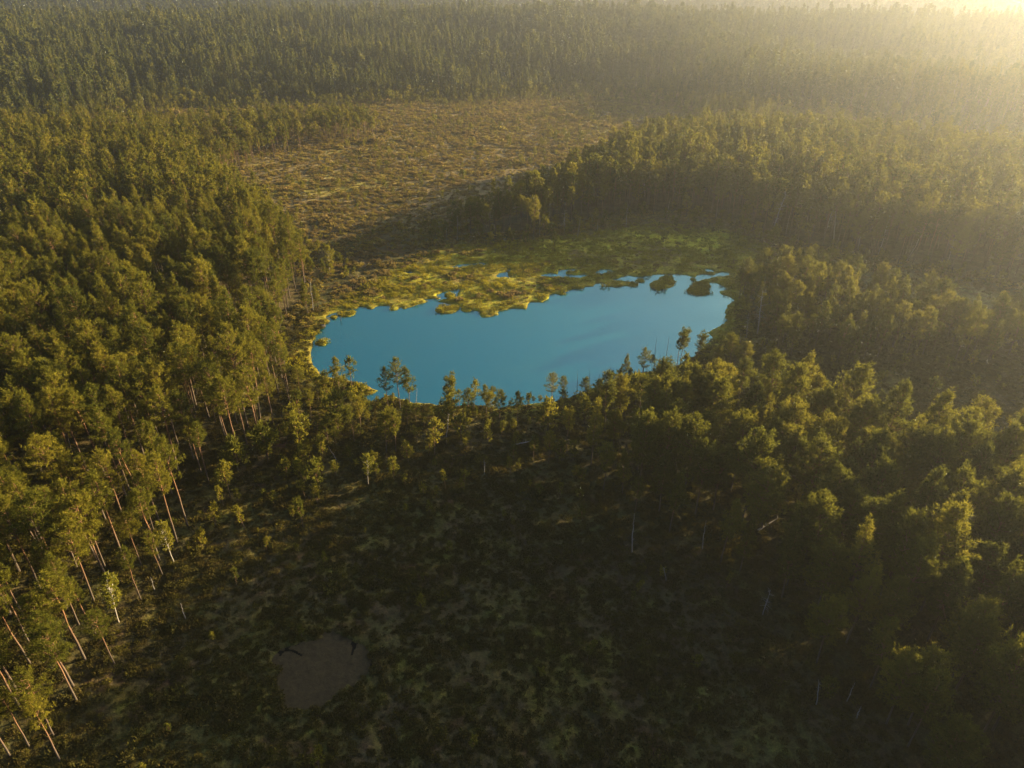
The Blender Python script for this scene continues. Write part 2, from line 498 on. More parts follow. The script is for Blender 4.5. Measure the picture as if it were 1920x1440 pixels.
def build_mud_mat():
    g = 0.14
    X, Y = np.meshgrid(np.arange(mx.min(), mx.max(), g), np.arange(my.min(), my.max(), g), indexing='ij')
    x, y = X.ravel(), Y.ravel()
    s = sd_poly(MUDPOOL, x, y)
    gaps = np.abs(fbm(x * 0.45, y, 2.6, 3)) * 3 - 0.16 + 0.10 * np.clip(my.max() - y - 2.5, -2.5, 5)
    keep = (s + 1.5 * fbm(x, y, 2.4, 3) > -0.35) & (gaps > 0)
    z = -0.25 + 0.05 * fbm(x, y, 0.8, 3) + 0.05 * np.clip(gaps, 0, 0.6)
    nx, ny = X.shape
    i = (np.arange(nx - 1)[:, None] * ny + np.arange(ny - 1)[None, :]).ravel()
    q = np.stack([i, i + ny, i + ny + 1, i + 1], 1)
    q = q[keep[q].all(1)]
    used = np.unique(q)
    remap = np.full(len(x), -1)
    remap[used] = np.arange(len(used))
    v = np.stack([x, y, z], 1)[used]
    n = len(v)
    me = new_mesh('mud_mat', v, [remap[q]], [M_MUD], smooth=True)
    tag(link('mud_mat', me), 'brown floating mud covering most of the small bog pool', 'mud', kind='structure')
build_mud_mat()

# ------------------------------------------------------------------ tree shapes
def tubes_from(paths):
    """paths: list of (points (n,3), radii (n), up values (n), sides)"""
    V, F, U = [], [], []
    base = 0
    for P, R, UP, k in paths:
        P = np.asarray(P, float)
        n = len(P)
        T = np.gradient(P, axis=0)
        T /= np.linalg.norm(T, axis=1)[:, None] + 1e-9
        ref = np.where(np.abs(T[:, 2:3]) > 0.9, np.array([[1., 0, 0]]), np.array([[0., 0, 1]]))
        A = np.cross(T, ref)
        A /= np.linalg.norm(A, axis=1)[:, None] + 1e-9
        B = np.cross(T, A)
        th = np.arange(k) * 2 * math.pi / k
        ring = P[:, None, :] + R[:, None, None] * (np.cos(th)[None, :, None] * A[:, None, :] + np.sin(th)[None, :, None] * B[:, None, :])
        V.append(ring.reshape(-1, 3))
        U.append(np.repeat(UP, k))
        i = np.arange(n - 1)[:, None] * k + np.arange(k)[None, :]
        j = np.arange(n - 1)[:, None] * k + (np.arange(k)[None, :] + 1) % k
        F.append((np.stack([i, j, j + k, i + k], -1).reshape(-1, 4)) + base)
        base += n * k
    return np.concatenate(V), np.concatenate(F), np.concatenate(U)

def tuft_tris(rng, C, OUT, M, ln, wd, upb=0.55, outb=0.5):
    """C (n,3) centres, OUT (n,3) outward directions -> M narrow triangles fanning from each"""
    n = len(C)
    c = np.repeat(C, M, 0) + rng.normal(0, 0.06, (n * M, 3))
    d = np.repeat(OUT, M, 0) * outb + np.array([0, 0, upb]) + rng.normal(0, 0.75, (n * M, 3))
    d /= np.linalg.norm(d, axis=1)[:, None] + 1e-9
    p = np.cross(d, rng.normal(0, 1, (n * M, 3)))
    p /= np.linalg.norm(p, axis=1)[:, None] + 1e-9
    L = ln * rng.uniform(0.6, 1.25, (n * M, 1))
    W = wd * rng.uniform(0.7, 1.3, (n * M, 1))
    V = np.stack([c - d * L * 0.2, c + d * L * 0.45 + p * W, c + d * L, c + d * L * 0.45 - p * W], 1).reshape(-1, 3)
    F = np.arange(len(V)).reshape(-1, 4)
    tint = np.repeat(np.clip(np.repeat(rng.uniform(0, 1, n), M) + rng.normal(0, 0.15, n * M), 0, 1), 4)
    return V, F, tint

def trunk_path(rng, H, r0, wob, n=10, lean=0.0):
    z = np.linspace(0, H, n)
    off = np.cumsum(rng.normal(0, wob, (n, 2)), 0) * (z / H)[:, None] ** 0.7
    la = rng.uniform(0, 6.28)
    off += (z[:, None] * lean) * np.array([math.cos(la), math.sin(la)])
    P = np.column_stack([off, z])
    P[0, 2] = -0.4
    R = np.maximum(r0 * (1 - z / H) ** 0.75, 0.02)
    return P, R

def crown_len(shape, s, R):
    if shape == 'round':
        return R * (1 - s ** 2.2) ** 0.65 * (0.45 + 0.55 * min(1, s / 0.25))
    if shape == 'cone':
        return R * (1 - s) ** 0.72 * (0.6 + 0.4 * min(1, s / 0.15)) + 0.18
    if shape == 'spruce':
        return R * (1 - s) ** 0.95 + 0.12
    if shape == 'flat':
        return R * (0.45 + 0.6 * s) if s < 0.8 else R * (0.95 - 1.6 * (s - 0.8))
    return R * math.sqrt(max(0, 1 - (2 * s - 1) ** 2)) + 0.1    # ball

def tree_mesh(seed, H, cb, R, shape, nb, per_m, M, ln, wd, bark=M_BARK, leaf=M_NEEDLE, r0=None, wob=0.08, lean=0.01, dead=6, gap=0.12, droop=0.0, joined=False, limb_sides=3):
    rng = np.random.RandomState(seed)
    r0 = r0 or 0.0102 * H
    P, Rr = trunk_path(rng, H, r0, wob, 10 if H > 6 else 6, lean)
    paths = [(P, Rr, P[:, 2] / H, 7 if not joined else 5)]
    at = lambda z: np.array([np.interp(z, P[:, 2], P[:, 0]), np.interp(z, P[:, 2], P[:, 1]), z])
    C, OUT = [], []
    bald = rng.uniform(0, 6.28)
    for k in range(nb):
        s = ((k + rng.uniform(0, 1)) / nb)
        z = H * (cb + (1 - cb) * s * 0.985)
        L = crown_len(shape, s, R) * rng.uniform(0.62, 1.12)
        a = k * 2.39996 + rng.normal(0, 0.5)
        if rng.rand() < gap:
            L *= 0.4
        L *= 1 - 0.18 * max(0, math.cos(a - bald))
        el = math.radians((rng.normal(8, 10) + 45 * s) if shape != 'spruce' else rng.normal(-12 + 30 * s, 6)) - droop
        dr = np.array([math.cos(a) * math.cos(el), math.sin(a) * math.cos(el), math.sin(el)])
        p0 = at(z)
        q = np.linspace(0, 1, 4)
        bp = p0 + dr * L * q[:, None]
        bp[:, 2] += L * 0.16 * (q ** 2) * (1 if shape != 'spruce' else -0.3) - L * 0.05 * np.sin(q * 3.14)
        if L > 0.5 and limb_sides:
            br = 0.022 * L + 0.012
            paths.append((bp, br * (1 - 0.8 * q), np.full(4, 0.45 if s > 0.15 else 0.3), 3))
        n = max(2, int(L * per_m * rng.uniform(0.8, 1.2)))
        t = rng.uniform(0.22, 1.05, n) ** 0.75
        side = np.cross(dr, [0, 0, 1])
        side /= np.linalg.norm(side) + 1e-9
        c = p0 + dr * L * t[:, None] + side * (rng.uniform(-1, 1, n) * (0.14 + 0.36 * L * (1.05 - np.abs(t - 0.6))))[:, None]
        c[:, 2] += L * 0.16 * t ** 2 * (1 if shape != 'spruce' else -0.3) + rng.normal(0.06, 0.13, n)
        C.append(c)
        OUT.append(np.repeat((dr * np.array([1, 1, 0.4]))[None], n, 0))
    # leader
    top = at(H * 0.99)
    n = max(3, int(per_m * 1.2))
    c = top + rng.normal(0, 1, (n, 3)) * np.array([0.13, 0.13, 0.3]) * (0.6 + 0.05 * H)
    C.append(c)
    OUT.append(np.repeat(np.array([[0, 0, 0.6]]), n, 0))
    for k in range(dead):
        z = H * rng.uniform(0.3, cb + 0.08)
        a, L = rng.uniform(0, 6.28), rng.uniform(0.5, 1.7) * (H / 15)
        dr = np.array([math.cos(a), math.sin(a), rng.uniform(-0.35, 0.3)])
        q = np.linspace(0, 1, 3)
        paths.append((at(z) + dr * L * q[:, None] + np.array([0, 0, -0.1]) * L * q[:, None] ** 2, 0.02 * (1.2 - q), np.full(3, 0.3), 3))
    V, F, U = tubes_from(paths)
    C, OUT = np.concatenate(C), np.concatenate(OUT)
    LV, LF, T = tuft_tris(rng, C, OUT, M, ln, wd, 0.55 if shape != 'spruce' else 0.15, 0.5)
    if joined:
        n = len(V)
        return new_mesh('tree', np.concatenate([V, LV]), [F, LF + n], [bark, leaf], [0] * len(F) + [1] * len(LF),
                        {'up': np.concatenate([U, np.zeros(len(LV))]), 'tint': np.concatenate([np.zeros(n), T])})
    return (new_mesh('trunk', V, [F], [bark], attrs={'up': U}, smooth=True),
            new_mesh('crown', LV, [LF], [leaf], attrs={'tint': T}))

# kinds of pine, full detail: (look, height, crown base, radius, shape, branches, tufts per metre)
PINES = [
    ('slender', 16, 0.58, 2.4, 'round', 40, 6), ('round-crowned', 15, 0.56, 3.1, 'round', 44, 6.5), ('pointed', 16.5, 0.44, 2.6, 'cone', 58, 6),
    ('ragged', 15.5, 0.52, 3.2, 'round', 36, 7), ('pointed', 15, 0.38, 2.7, 'cone', 60, 6), ('slender', 17, 0.62, 2.3, 'round', 38, 6.5),
    ('bushy', 13, 0.40, 3.3, 'round', 66, 7), ('bushy', 12.5, 0.36, 3.6, 'round', 70, 7), ('bushy', 13.5, 0.38, 3.1, 'cone', 74, 7),
    ('round-crowned', 9, 0.46, 1.7, 'ball', 34, 7), ('flat-topped', 9, 0.62, 1.9, 'flat', 24, 8), ('ragged', 8, 0.40, 1.6, 'round', 32, 7), ('pointed', 9, 0.34, 1.6, 'cone', 40, 7),
]
PINE_MESH = []
for k, (look, H, cb, R, shp, nb, pm) in enumerate(PINES):
    PINE_MESH.append(tree_mesh(100 + k, H, cb, R, shp, nb, pm * 1.35, 8, 0.40, 0.036, wob=0.10 if H > 10 else 0.14, dead=8, gap=0.22 if look == 'ragged' else 0.10))
HIDDEN = bpy.data.collections.new('plant_sources')

def source(name, me):
    o = bpy.data.objects.new(name, me)
    return o

def joined_pine(k):
    t, c = PINE_MESH[k]
    nt, nc = len(t.vertices), len(c.vertices)
    v = np.zeros((nt + nc) * 3, np.float32)
    a = np.zeros(nt * 3, np.float32); t.vertices.foreach_get('co', a)
    b = np.zeros(nc * 3, np.float32); c.vertices.foreach_get('co', b)
    v = np.concatenate([a, b]).reshape(-1, 3)
    ft = np.zeros(len(t.loops), np.int32); t.loops.foreach_get('vertex_index', ft)
    fc = np.zeros(len(c.loops), np.int32); c.loops.foreach_get('vertex_index', fc)
    up = np.zeros(nt, np.float32); t.attributes['up'].data.foreach_get('value', up)
    ti = np.zeros(nc, np.float32); c.attributes['tint'].data.foreach_get('value', ti)
    ft, fc = ft.reshape(-1, 4), fc.reshape(-1, 4)
    return new_mesh('pine', v, [ft, fc + nt], [M_BARK, M_NEEDLE], [0] * len(ft) + [1] * len(fc),
                    {'up': np.concatenate([up, np.zeros(nc)]), 'tint': np.concatenate([np.zeros(nt), ti])})
SRC_PINE = [source('pine', joined_pine(k)) for k in range(len(PINES))]
MID_PINE = [source('pine', tree_mesh(200 + k, H, cb, R, shp, int(nb * 0.75), pm * 0.5, 6, 0.62, 0.10, joined=True, dead=3, gap=0.12, limb_sides=3)) for k, (look, H, cb, R, shp, nb, pm) in enumerate(PINES)]
SPRUCES = [(18, 0.12, 2.3), (20, 0.10, 2.5), (16, 0.10, 2.1), (19, 0.18, 2.2)]
SPRUCE_MESH = [tree_mesh(300 + k, H, cb, R, 'spruce', 70, 3.0, 6, 0.62, 0.11, M_SPRUCE_BARK, M_SPRUCE, dead=0, gap=0.05, wob=0.03) for k, (H, cb, R) in enumerate(SPRUCES)]
FAR_TREE = [source('far_tree', tree_mesh(330 + k, H, cb, R, shp, 40, 1.3, 5, 0.95, 0.22, M_SPRUCE_BARK, M_SPRUCE, dead=0, gap=0.05, joined=True, limb_sides=0, wob=0.04))
            for k, (H, cb, R, shp) in enumerate([(17, 0.12, 2.4, 'spruce'), (19, 0.12, 2.5, 'spruce'), (15, 0.15, 2.2, 'spruce'), (15, 0.38, 2.3, 'cone'), (14.5, 0.45, 2.4, 'round'), (12, 0.3, 2.4, 'ball'), (16, 0.3, 2.3, 'cone')])]
VFAR_TREE = [source('distant_tree', tree_mesh(350 + k, H, 0.15, R, shp, 16, 1.1, 4, 1.7, 0.5, M_SPRUCE_BARK, M_SPRUCE, dead=0, gap=0.05, joined=True, limb_sides=0, wob=0.02))
             for k, (H, R, shp) in enumerate([(17, 2.6, 'spruce'), (19, 2.8, 'spruce'), (15, 2.8, 'cone'), (14, 3.0, 'round')])]
BIRCH_MESH = [tree_mesh(400 + k, 9, 0.34, 2.0, 'ball', 40, 9, 7, 0.24, 0.07, M_BIRCH_BARK, M_BIRCH, r0=0.10, dead=0, droop=-0.25, wob=0.10) for k in range(2)]
DWARFS = [(3.2, 0.30, 0.95, 'ball', 20), (2.6, 0.20, 0.85, 'cone', 20), (3.6, 0.42, 0.9, 'round', 18), (2.2, 0.15, 0.9, 'ball', 18), (3.4, 0.5, 1.0, 'flat', 14)]
DWARF_MESH = [tree_mesh(450 + k, H, cb, R, shp, nb, 8.5, 6, 0.30, 0.045, r0=0.05, wob=0.10, dead=4, gap=0.2, lean=0.04) for k, (H, cb, R, shp, nb) in enumerate(DWARFS)]

def dwarf_joined(k):
    H, cb, R, shp, nb = DWARFS[k]
    return tree_mesh(470 + k, H, cb, R, shp, int(nb * 0.8), 5.0, 5, 0.40, 0.08, r0=0.05, wob=0.10, dead=3, gap=0.2, lean=0.04, joined=True)
SRC_DWARF = [source('dwarf_pine', dwarf_joined(k)) for k in range(len(DWARFS))]

def snag_meshes(seed, H, nb, wood, blen=1.0, bend=0.12, r0=None):
    rng = np.random.RandomState(seed)
    P, R = trunk_path(rng, H, r0 or 0.014 * H, bend, 9, 0.02)
    t = tubes_from([(P, np.maximum(R, 0.03), np.linspace(0.2, 1, 9), 6)])
    at = lambda z: np.array([np.interp(z, P[:, 2], P[:, 0]), np.interp(z, P[:, 2], P[:, 1]), z])
    paths = []
    for k in range(nb):
        z = H * rng.uniform(0.3, 0.98)
        a, L = rng.uniform(0, 6.28), blen * rng.uniform(0.35, 1.15) * (1.25 - 0.7 * z / H)
        dr = np.array([math.cos(a), math.sin(a), rng.uniform(-0.25, 0.55)])
        q = np.linspace(0, 1, 4)
        bp = at(z) + dr * L * q[:, None] + np.cumsum(rng.normal(0, 0.05 * L, (4, 3)), 0) * q[:, None]
        paths.append((bp, (0.016 + 0.014 * L) * (1.15 - q), np.full(4, 0.7), 3))
        if L > 0.7:
            for _ in range(2):
                i = rng.randint(1, 3)
                d2 = dr + rng.normal(0, 0.6, 3)
                paths.append((bp[i] + d2 * L * 0.45 * q[:3, None], 0.013 * (1.2 - q[:3]), np.full(3, 0.7), 3))
    b = tubes_from(paths)
    return (new_mesh('trunk', t[0], [t[1]], [wood], attrs={'up': t[2]}, smooth=True), new_mesh('branches', b[0], [b[1]], [wood], attrs={'up': b[2]}))
SNAG_MESH = {'pale': [snag_meshes(500 + k, 9, n, M_DEAD, bl) for k, (n, bl) in enumerate([(18, 1.0), (30, 1.5), (12, 0.7), (26, 2.0)])],
             'dark': [snag_meshes(520 + k, 9, 14, M_DARKWOOD, 0.45, 0.04, 0.11) for k in range(3)]}

# ------------------------------------------------------------------ scatter of what nobody could count
def scatter(name, pts, rz, sc, idx, sources, label, cat=None):
    coll = bpy.data.collections.new(name + '_sources')
    for k, s in enumerate(sources):
        s.name = 's%02d_%s' % (k, name)
        coll.objects.link(s)
    me = bpy.data.meshes.new(name)
    me.vertices.add(len(pts))
    me.vertices.foreach_set('co', np.asarray(pts, np.float32).ravel())
    me.attributes.new('rz', 'FLOAT', 'POINT').data.foreach_set('value', np.asarray(rz, np.float32))
    me.attributes.new('sc', 'FLOAT', 'POINT').data.foreach_set('value', np.asarray(sc, np.float32))
    me.attributes.new('idx', 'INT', 'POINT').data.foreach_set('value', np.asarray(idx, np.int32))
    ng = bpy.data.node_groups.new(name, 'GeometryNodeTree')
    ng.interface.new_socket('Geometry', in_out='INPUT', socket_type='NodeSocketGeometry')
    ng.interface.new_socket('Geometry', in_out='OUTPUT', socket_type='NodeSocketGeometry')
    N = ng.nodes
    gi, go = N.new('NodeGroupInput'), N.new('NodeGroupOutput')
    iop, ci = N.new('GeometryNodeInstanceOnPoints'), N.new('GeometryNodeCollectionInfo')
    ci.inputs['Collection'].default_value = coll
    ci.inputs['Separate Children'].default_value = True
    ci.inputs['Reset Children'].default_value = True
    iop.inputs['Pick Instance'].default_value = True
    def named(nm, t):
        n = N.new('GeometryNodeInputNamedAttribute')
        n.data_type = t
        n.inputs['Name'].default_value = nm
        return n.outputs['Attribute']
    cx = N.new('ShaderNodeCombineXYZ')
    er = N.new('FunctionNodeEulerToRotation')
    L = ng.links
    L.new(named('rz', 'FLOAT'), cx.inputs['Z'])
    L.new(cx.outputs[0], er.inputs[0])
    L.new(er.outputs[0], iop.inputs['Rotation'])
    L.new(named('sc', 'FLOAT'), iop.inputs['Scale'])
    L.new(named('idx', 'INT'), iop.inputs['Instance Index'])
    L.new(gi.outputs[0], iop.inputs['Points'])
    L.new(ci.outputs[0], iop.inputs['Instance'])
    L.new(iop.outputs[0], go.inputs[0])
    o = link(name, me)
    md = o.modifiers.new('scatter', 'NODES')
    md.node_group = ng
    tag(o, label, cat, kind='stuff')
    return o

RS = np.random.RandomState(11)

def jgrid(x0, x1, y0, y1, s, jit=0.48):
    X, Y = np.meshgrid(np.arange(x0, x1, s), np.arange(y0, y1, s * 0.88), indexing='ij')
    X = X + (np.arange(X.shape[1]) % 2)[None, :] * s / 2
    x = X.ravel() + RS.uniform(-jit, jit, X.size) * s
    y = Y.ravel() + RS.uniform(-jit, jit, X.size) * s
    return x, y

def dry_land(x, y, m=1.0):
    ok = (lake_sd(x, y) < -m)
    return ok & (sd_poly(MUDPOOL, x, y) + 1.5 * fbm(x, y, 2.4, 3) < -0.1)

def in_view(x, y, z=6.0, mg=160):
    f = y * CP - (z - CAM_H) * SP
    px, py = project(x, y, z)
    return (f > 5) & (px > -mg) & (px < 1920 + mg) & (py > -200) & (py < 1440 + mg * 1.6)

# ------------------------------------------------------------------ pines placed one by one (seen singly in the photograph)
# base x, base y, top y (photo pixels), kind of crown, label
HAND = [
    (637, 743, 670, 11, 'lone sunlit orange-trunked pine on the moss tongue at the near left corner of the lake'),
    (729, 773, 690, 3, 'leftmost of the three tall sunlit pines standing together on the near lake shore'),
    (751, 765, 675, 3, 'middle and tallest of the three sunlit pines together on the near lake shore'),
    (769, 763, 690, 11, 'rightmost of the three tall sunlit pines together on the near lake shore'),
    (838, 790, 712, 10, 'crooked pine with a wide flat sparse top rising over the near lake shore'),
    (665, 830, 767, 10, 'flat-topped sunlit pine with bare trunk, between the moss tongue and the open mire'),
    (676, 806, 748, 9, 'thin pine with round tuft crown just behind the flat-topped pine near the moss tongue'),
    (724, 849, 778, 9, 'left one of two sunlit orange-trunked pines side by side before the three shore pines'),
    (742, 845, 773, 9, 'right one of two sunlit orange-trunked pines side by side before the three shore pines'),
    (765, 799, 752, 11, 'small sunlit pine directly below the tallest of the three shore pines'),
    (781, 792, 760, 9, 'short thin pine with small crown beside the bare twig snag on the near shore'),
    (583, 782, 734, 9, None), (613, 792, 763, 9, None), (582, 862, 825, 11, None), (630, 832, 800, 11, None), (601, 854, 820, 10, None), (566, 752, 690, 1, None),
    (850, 787, 732, 9, 'yellow-lit round pine right beside the crooked flat-topped pine on the near shore'),
    (878, 795, 735, 9, 'round pine with bare grey trunk, first one right of the yellow-lit shore pine'),
    (912, 773, 720, 11, 'taller pine of the small cluster halfway along the near lake shore'),
    (925, 759, 725, 9, None), (920, 788, 738, 9, None),
    (937, 795, 737, 9, 'pine with a domed crown in front of the small cluster halfway along the near shore'),
    (970, 790, 735, 11, 'thin-crowned pine between the domed shore pine and three tiny shore pines'),
    (990, 760, 740, 10, 'leftmost of three tiny pines on the near lake edge'), (1000, 757, 744, 9, 'middle of three tiny pines on the near lake edge'), (1012, 758, 742, 9, 'rightmost of three tiny pines on the near lake edge'),
    (1033, 770, 700, 3, 'dark full pine at the near shore, larger of the pair before the blue water'), (1055, 752, 706, 1, 'dark round pine at the near shore, smaller of the pair before the blue water'),
    (1094, 760, 707, 1, 'dark shore pine just left of the row of thin bare poles'),
    (1063, 852, 785, 10, 'pine whose lower trunk carries long bare whitish branches, at the edge of the mire'),
    (1029, 865, 812, 9, None), (1000, 865, 822, 9, None), (876, 835, 808, 11, None),
    (1171, 708, 665, 12, 'layered dark pine at the lake edge next to the bright yellow pine'), (1203, 725, 654, 3, 'bright yellow sunlit pine rising over the lake right of the layered dark pine'),
    (1222, 690, 664, 11, None), (1237, 715, 677, 12, None),
    (1268, 692, 628, 10, 'left one of two umbrella-topped pines with tall bare trunks before the pale water'), (1275, 690, 628, 10, 'right one of two umbrella-topped pines with tall bare trunks before the pale water'),
    (1302, 695, 633, 10, 'golden flat-crowned pine right of the two umbrella-topped pines'), (1368, 690, 628, 6, None), (1390, 700, 640, 6, None), (1340, 700, 650, 7, None),
    (913, 443, 387, 9, 'pale-trunked pine at the tip of the forest beyond the lake'), (883, 430, 370, 1, None), (1000, 446, 373, 9, None), (858, 440, 395, 9, None),
    (578, 590, 530, 12, 'small pine at the left end of the lake, beside a thin bent snag'), (598, 577, 535, 12, None),
    (337, 843, 687, 1, None), (273, 865, 690, 0, None), (365, 865, 740, 1, 'pine with drooping dead branches below its crown, at the edge of the left forest'), (323, 927, 800, 11, 'short full pine standing clear in front of the left forest edge'),
    (300, 742, 580, 0, None), (215, 690, 565, 4, None), (445, 797, 700, 0, None), (425, 778, 670, 0, None), (405, 796, 715, 9, None), (512, 793, 700, 1, None), (487, 805, 720, 0, None),
    (100, 1378, 1262, 3, None), (143, 1312, 1172, 1, None), (112, 1425, 1305, 0, None), (215, 1245, 1150, 1, 'pine with a small crown by the mire, just below the lower birch'), (80, 1115, 955, 1, None), (200, 1070, 945, 5, None),
    (265, 1060, 965, 1, None), (305, 1077, 1000, 3, None), (150, 1175, 1050, 0, None), (40, 1330, 1190, 1, None), (20, 1420, 1290, 3, None), (60, 1250, 1110, 5, None), (120, 1240, 1120, 1, None), (180, 1190, 1085, 0, None), (55, 1400, 1300, 5, None),
    (1195, 885, 778, 6, 'rounded pine with reddish lower trunk at the left end of the right-hand forest'), (1190, 960, 900, 9, 'low spreading pine standing in the mire before the right-hand forest'),
    (1265, 890, 765, 6, None), (1150, 850, 775, 7, None), (1310, 900, 785, 7, None), (1390, 870, 730, 8, None), (1340, 800, 690, 6, None), (1290, 790, 690, 7, None), (1430, 800, 665, 6, None), (1480, 830, 675, 8, None),
    (1560, 850, 690, 7, None), (1640, 890, 720, 8, None), (1700, 930, 740, 8, None), (1780, 905, 755, 6, None), (1880, 900, 735, 8, None),
]
PX, PY, PH, PK, PLAB, PREG = [], [], [], [], [], []
for bx, by, ty, kind, lab in HAND:
    gx, gy = px2ground(bx, by, 0.2)
    PX.append(gx); PY.append(gy); PK.append(kind); PLAB.append(lab); PREG.append('H')
    PH.append(height_for(gx, gy, ty))
NH = len(PX)
hx, hy = np.array(PX), np.array(PY)

def add_pines(x, y, h, k, reg):
    PX.extend(x); PY.extend(y); PH.extend(h); PK.extend(k); PLAB.extend([None] * len(x)); PREG.extend([reg] * len(x))

def far_from_hand(x, y, r):
    return ((x[:, None] - hx[None]) ** 2 + (y[:, None] - hy[None]) ** 2).min(1) > r * r

def pick(n, opts):
    return RS.choice(opts, n)

# forest left of the lake
x, y = jgrid(-420, 30, 15, 470, 4.1)
s = sd_poly(P_LEFT, x, y)
d = np.hypot(x, y)
clump = fbm(x, y, 16.0, 2)
keep = (s > 0.2) & dry_land(x, y, 2) & (RS.rand(len(x)) < np.where(d < 125, 1.0, 0.9) * np.where(s < 4, 0.75, 1) + 0.25 * clump) & in_view(x, y, 8, 420) & far_from_hand(x, y, 2.0)
x, y, s, d = x[keep], y[keep], s[keep], d[keep]
h = RS.normal(15.4, 2.0, len(x)) * np.where(s < 5, 0.88, 1.0) * np.where(d < 105, 0.88, 1.0)
k = np.where(d > 190, pick(len(x), [2, 4, 2, 4, 1, 0]), np.where(d > 130, pick(len(x), [0, 1, 3, 4, 2, 1]), pick(len(x), [0, 1, 3, 5, 0, 5])))
add_pines(x, y, h, k, 'L')
# band behind it, with gaps
x, y = jgrid(-300, 60, 300, 460, 5.0)
s = sd_poly(P_BACK, x, y)
keep = (s > 0) & (RS.rand(len(x)) < 0.75 + 0.8 * fbm(x, y, 25.0, 2)) & in_view(x, y, 8, 200)
add_pines(x[keep], y[keep], RS.normal(12, 1.8, keep.sum()), pick(keep.sum(), [0, 1, 3, 9]), 'B')
# forest beyond the lake
x, y = jgrid(-80, 480, 160, 440, 3.9)
s = sd_poly(P_AHEAD, x, y)
keep = (s > 0.2) & dry_land(x, y, 2) & (RS.rand(len(x)) < 0.9 - 0.25 * (s < 3)) & in_view(x, y, 8, 420) & far_from_hand(x, y, 2.0)
x, y, s = x[keep], y[keep], s[keep]
tipped = sstep(-30, 60, x)
h = RS.normal(16.2, 1.8, len(x)) * np.where(s < 4, 0.86, 1.0) * (0.72 + 0.28 * tipped)
add_pines(x, y, h, pick(len(x), [1, 3, 0, 1, 4, 2, 8]), 'A')
# thin pines on the bog between
x, y = jgrid(60, 420, 100, 230, 4.2)
s = sd_poly(P_MIDDLE, x, y)
keep = (s > 0) & dry_land(x, y, 1.5) & (RS.rand(len(x)) < 0.92) & in_view(x, y, 5, 300)
add_pines(x[keep], y[keep], np.clip(RS.normal(9.2, 1.5, keep.sum()), 5, 12.5), pick(keep.sum(), [9, 11, 12, 6, 7, 9]), 'M')
# near forest on the right
x, y = jgrid(10, 245, -30, 150, 4.7)
s = sd_poly(P_NEAR, x, y)
keep = (s > 0.2) & dry_land(x, y, 1.5) & (RS.rand(len(x)) < 0.9 - 0.2 * (s < 3)) & far_from_hand(x, y, 2.8) & (in_view(x, y, 8, 300) | (x > 40))
x, y, s = x[keep], y[keep], s[keep]
d = np.hypot(x, y)
h = np.clip(RS.normal(14.2, 1.6, len(x)) * np.where(s < 4, 0.72, 1.0) * np.where(d > 112, 0.7, 1.0), 4, 17)
add_pines(x, y, h, np.where(s < 4, pick(len(x), [6, 7, 9, 11, 12]), pick(len(x), [6, 7, 8, 6, 7, 8, 4])), 'N')
# scattered tall pines: behind the forest beyond the lake, round the mire
x, y = jgrid(40, 330, 380, 620, 7.0)
az = np.arctan2(x, y)
keep = (sd_poly(P_AHEAD, x, y) < -4) & (np.hypot(x, y) < front_d(az) - 4) & (RS.rand(len(x)) < 0.8 * sstep(0.20, 0.34, az)) & in_view(x, y, 8, 200)
add_pines(x[keep], y[keep], RS.normal(11, 2, keep.sum()), pick(keep.sum(), [1, 3, 4, 9]), 'B')

PX, PY, PH, PK = np.array(PX), np.array(PY), np.array(PH), np.array(PK)
PREG = np.array(PREG)
PZ = terrain(PX, PY) - 0.1
PZ[:NH] = np.maximum(PZ[:NH], -0.25)
PD = np.hypot(np.hypot(PX, PY), CAM_H)
tpx, tpy = project(PX, PY, PZ + PH)
cpx, cpy = project(PX, PY, PZ + 0.75 * PH)
size = PH / PD
vis = (cpx > 6) & (cpx < 1914) & (cpy > 0) & (cpy < 1432)
order = np.argsort(-(size * vis + 10 * (np.arange(len(PX)) < NH)))
single = np.zeros(len(PX), bool)
single[order[:300]] = True

ONES = 'zero one two three four five six seven eight nine ten eleven twelve thirteen fourteen fifteen sixteen seventeen eighteen nineteen'.split()
TENS = 'x x twenty thirty forty fifty sixty seventy eighty ninety'.split()

def words_of(n):
    n = int(max(0, min(99, n)))
    if n < 20:
        return ONES[n]
    return TENS[n // 10] + ('-' + ONES[n % 10] if n % 10 else '')

USED = set()

def placed_label(lead, px, py):
    """lead + where its top stands in the photo"""
    a, b = round(px / 19.2), round(py / 14.4)
    best = None
    for da, db in sorted(((p, q) for p in range(-3, 4) for q in range(-3, 4)), key=lambda t: abs(t[0]) + abs(t[1])):
        t = '%s, top %s percent across, %s percent down' % (lead, words_of(a + da), words_of(b + db))
        if (words_of(a + da), words_of(b + db), lead) not in USED:
            best = t
            USED.add((words_of(a + da), words_of(b + db), lead))
            break
    return best or t

WHERE = {'L': 'pine in forest left of lake', 'B': 'pine in far thin woods', 'A': 'pine in forest behind lake', 'M': 'pine on bog right of lake', 'N': 'pine in near forest right of mire', 'H': 'free-standing pine by the mire'}
GROUP = {'L': 'pines of the forest left of the lake', 'B': 'pines of the far thin woods', 'A': 'pines of the forest behind the lake', 'M': 'pines on the bog right of the lake', 'N': 'pines of the near forest right of the mire', 'H': 'pines standing free along the shore and forest edges'}

def plant(name, meshes, partnames, loc, rz, sc, label, cat, group, tilt=(0, 0)):
    r = link(name, None)
    r.location = loc
    r.rotation_euler = (tilt[0], tilt[1], rz)
    r.scale = sc if isinstance(sc, tuple) else (sc, sc, sc)
    tag(r, label, cat, group)
    for nm, me in zip(partnames, meshes):
        link(nm, me, r)
    return r

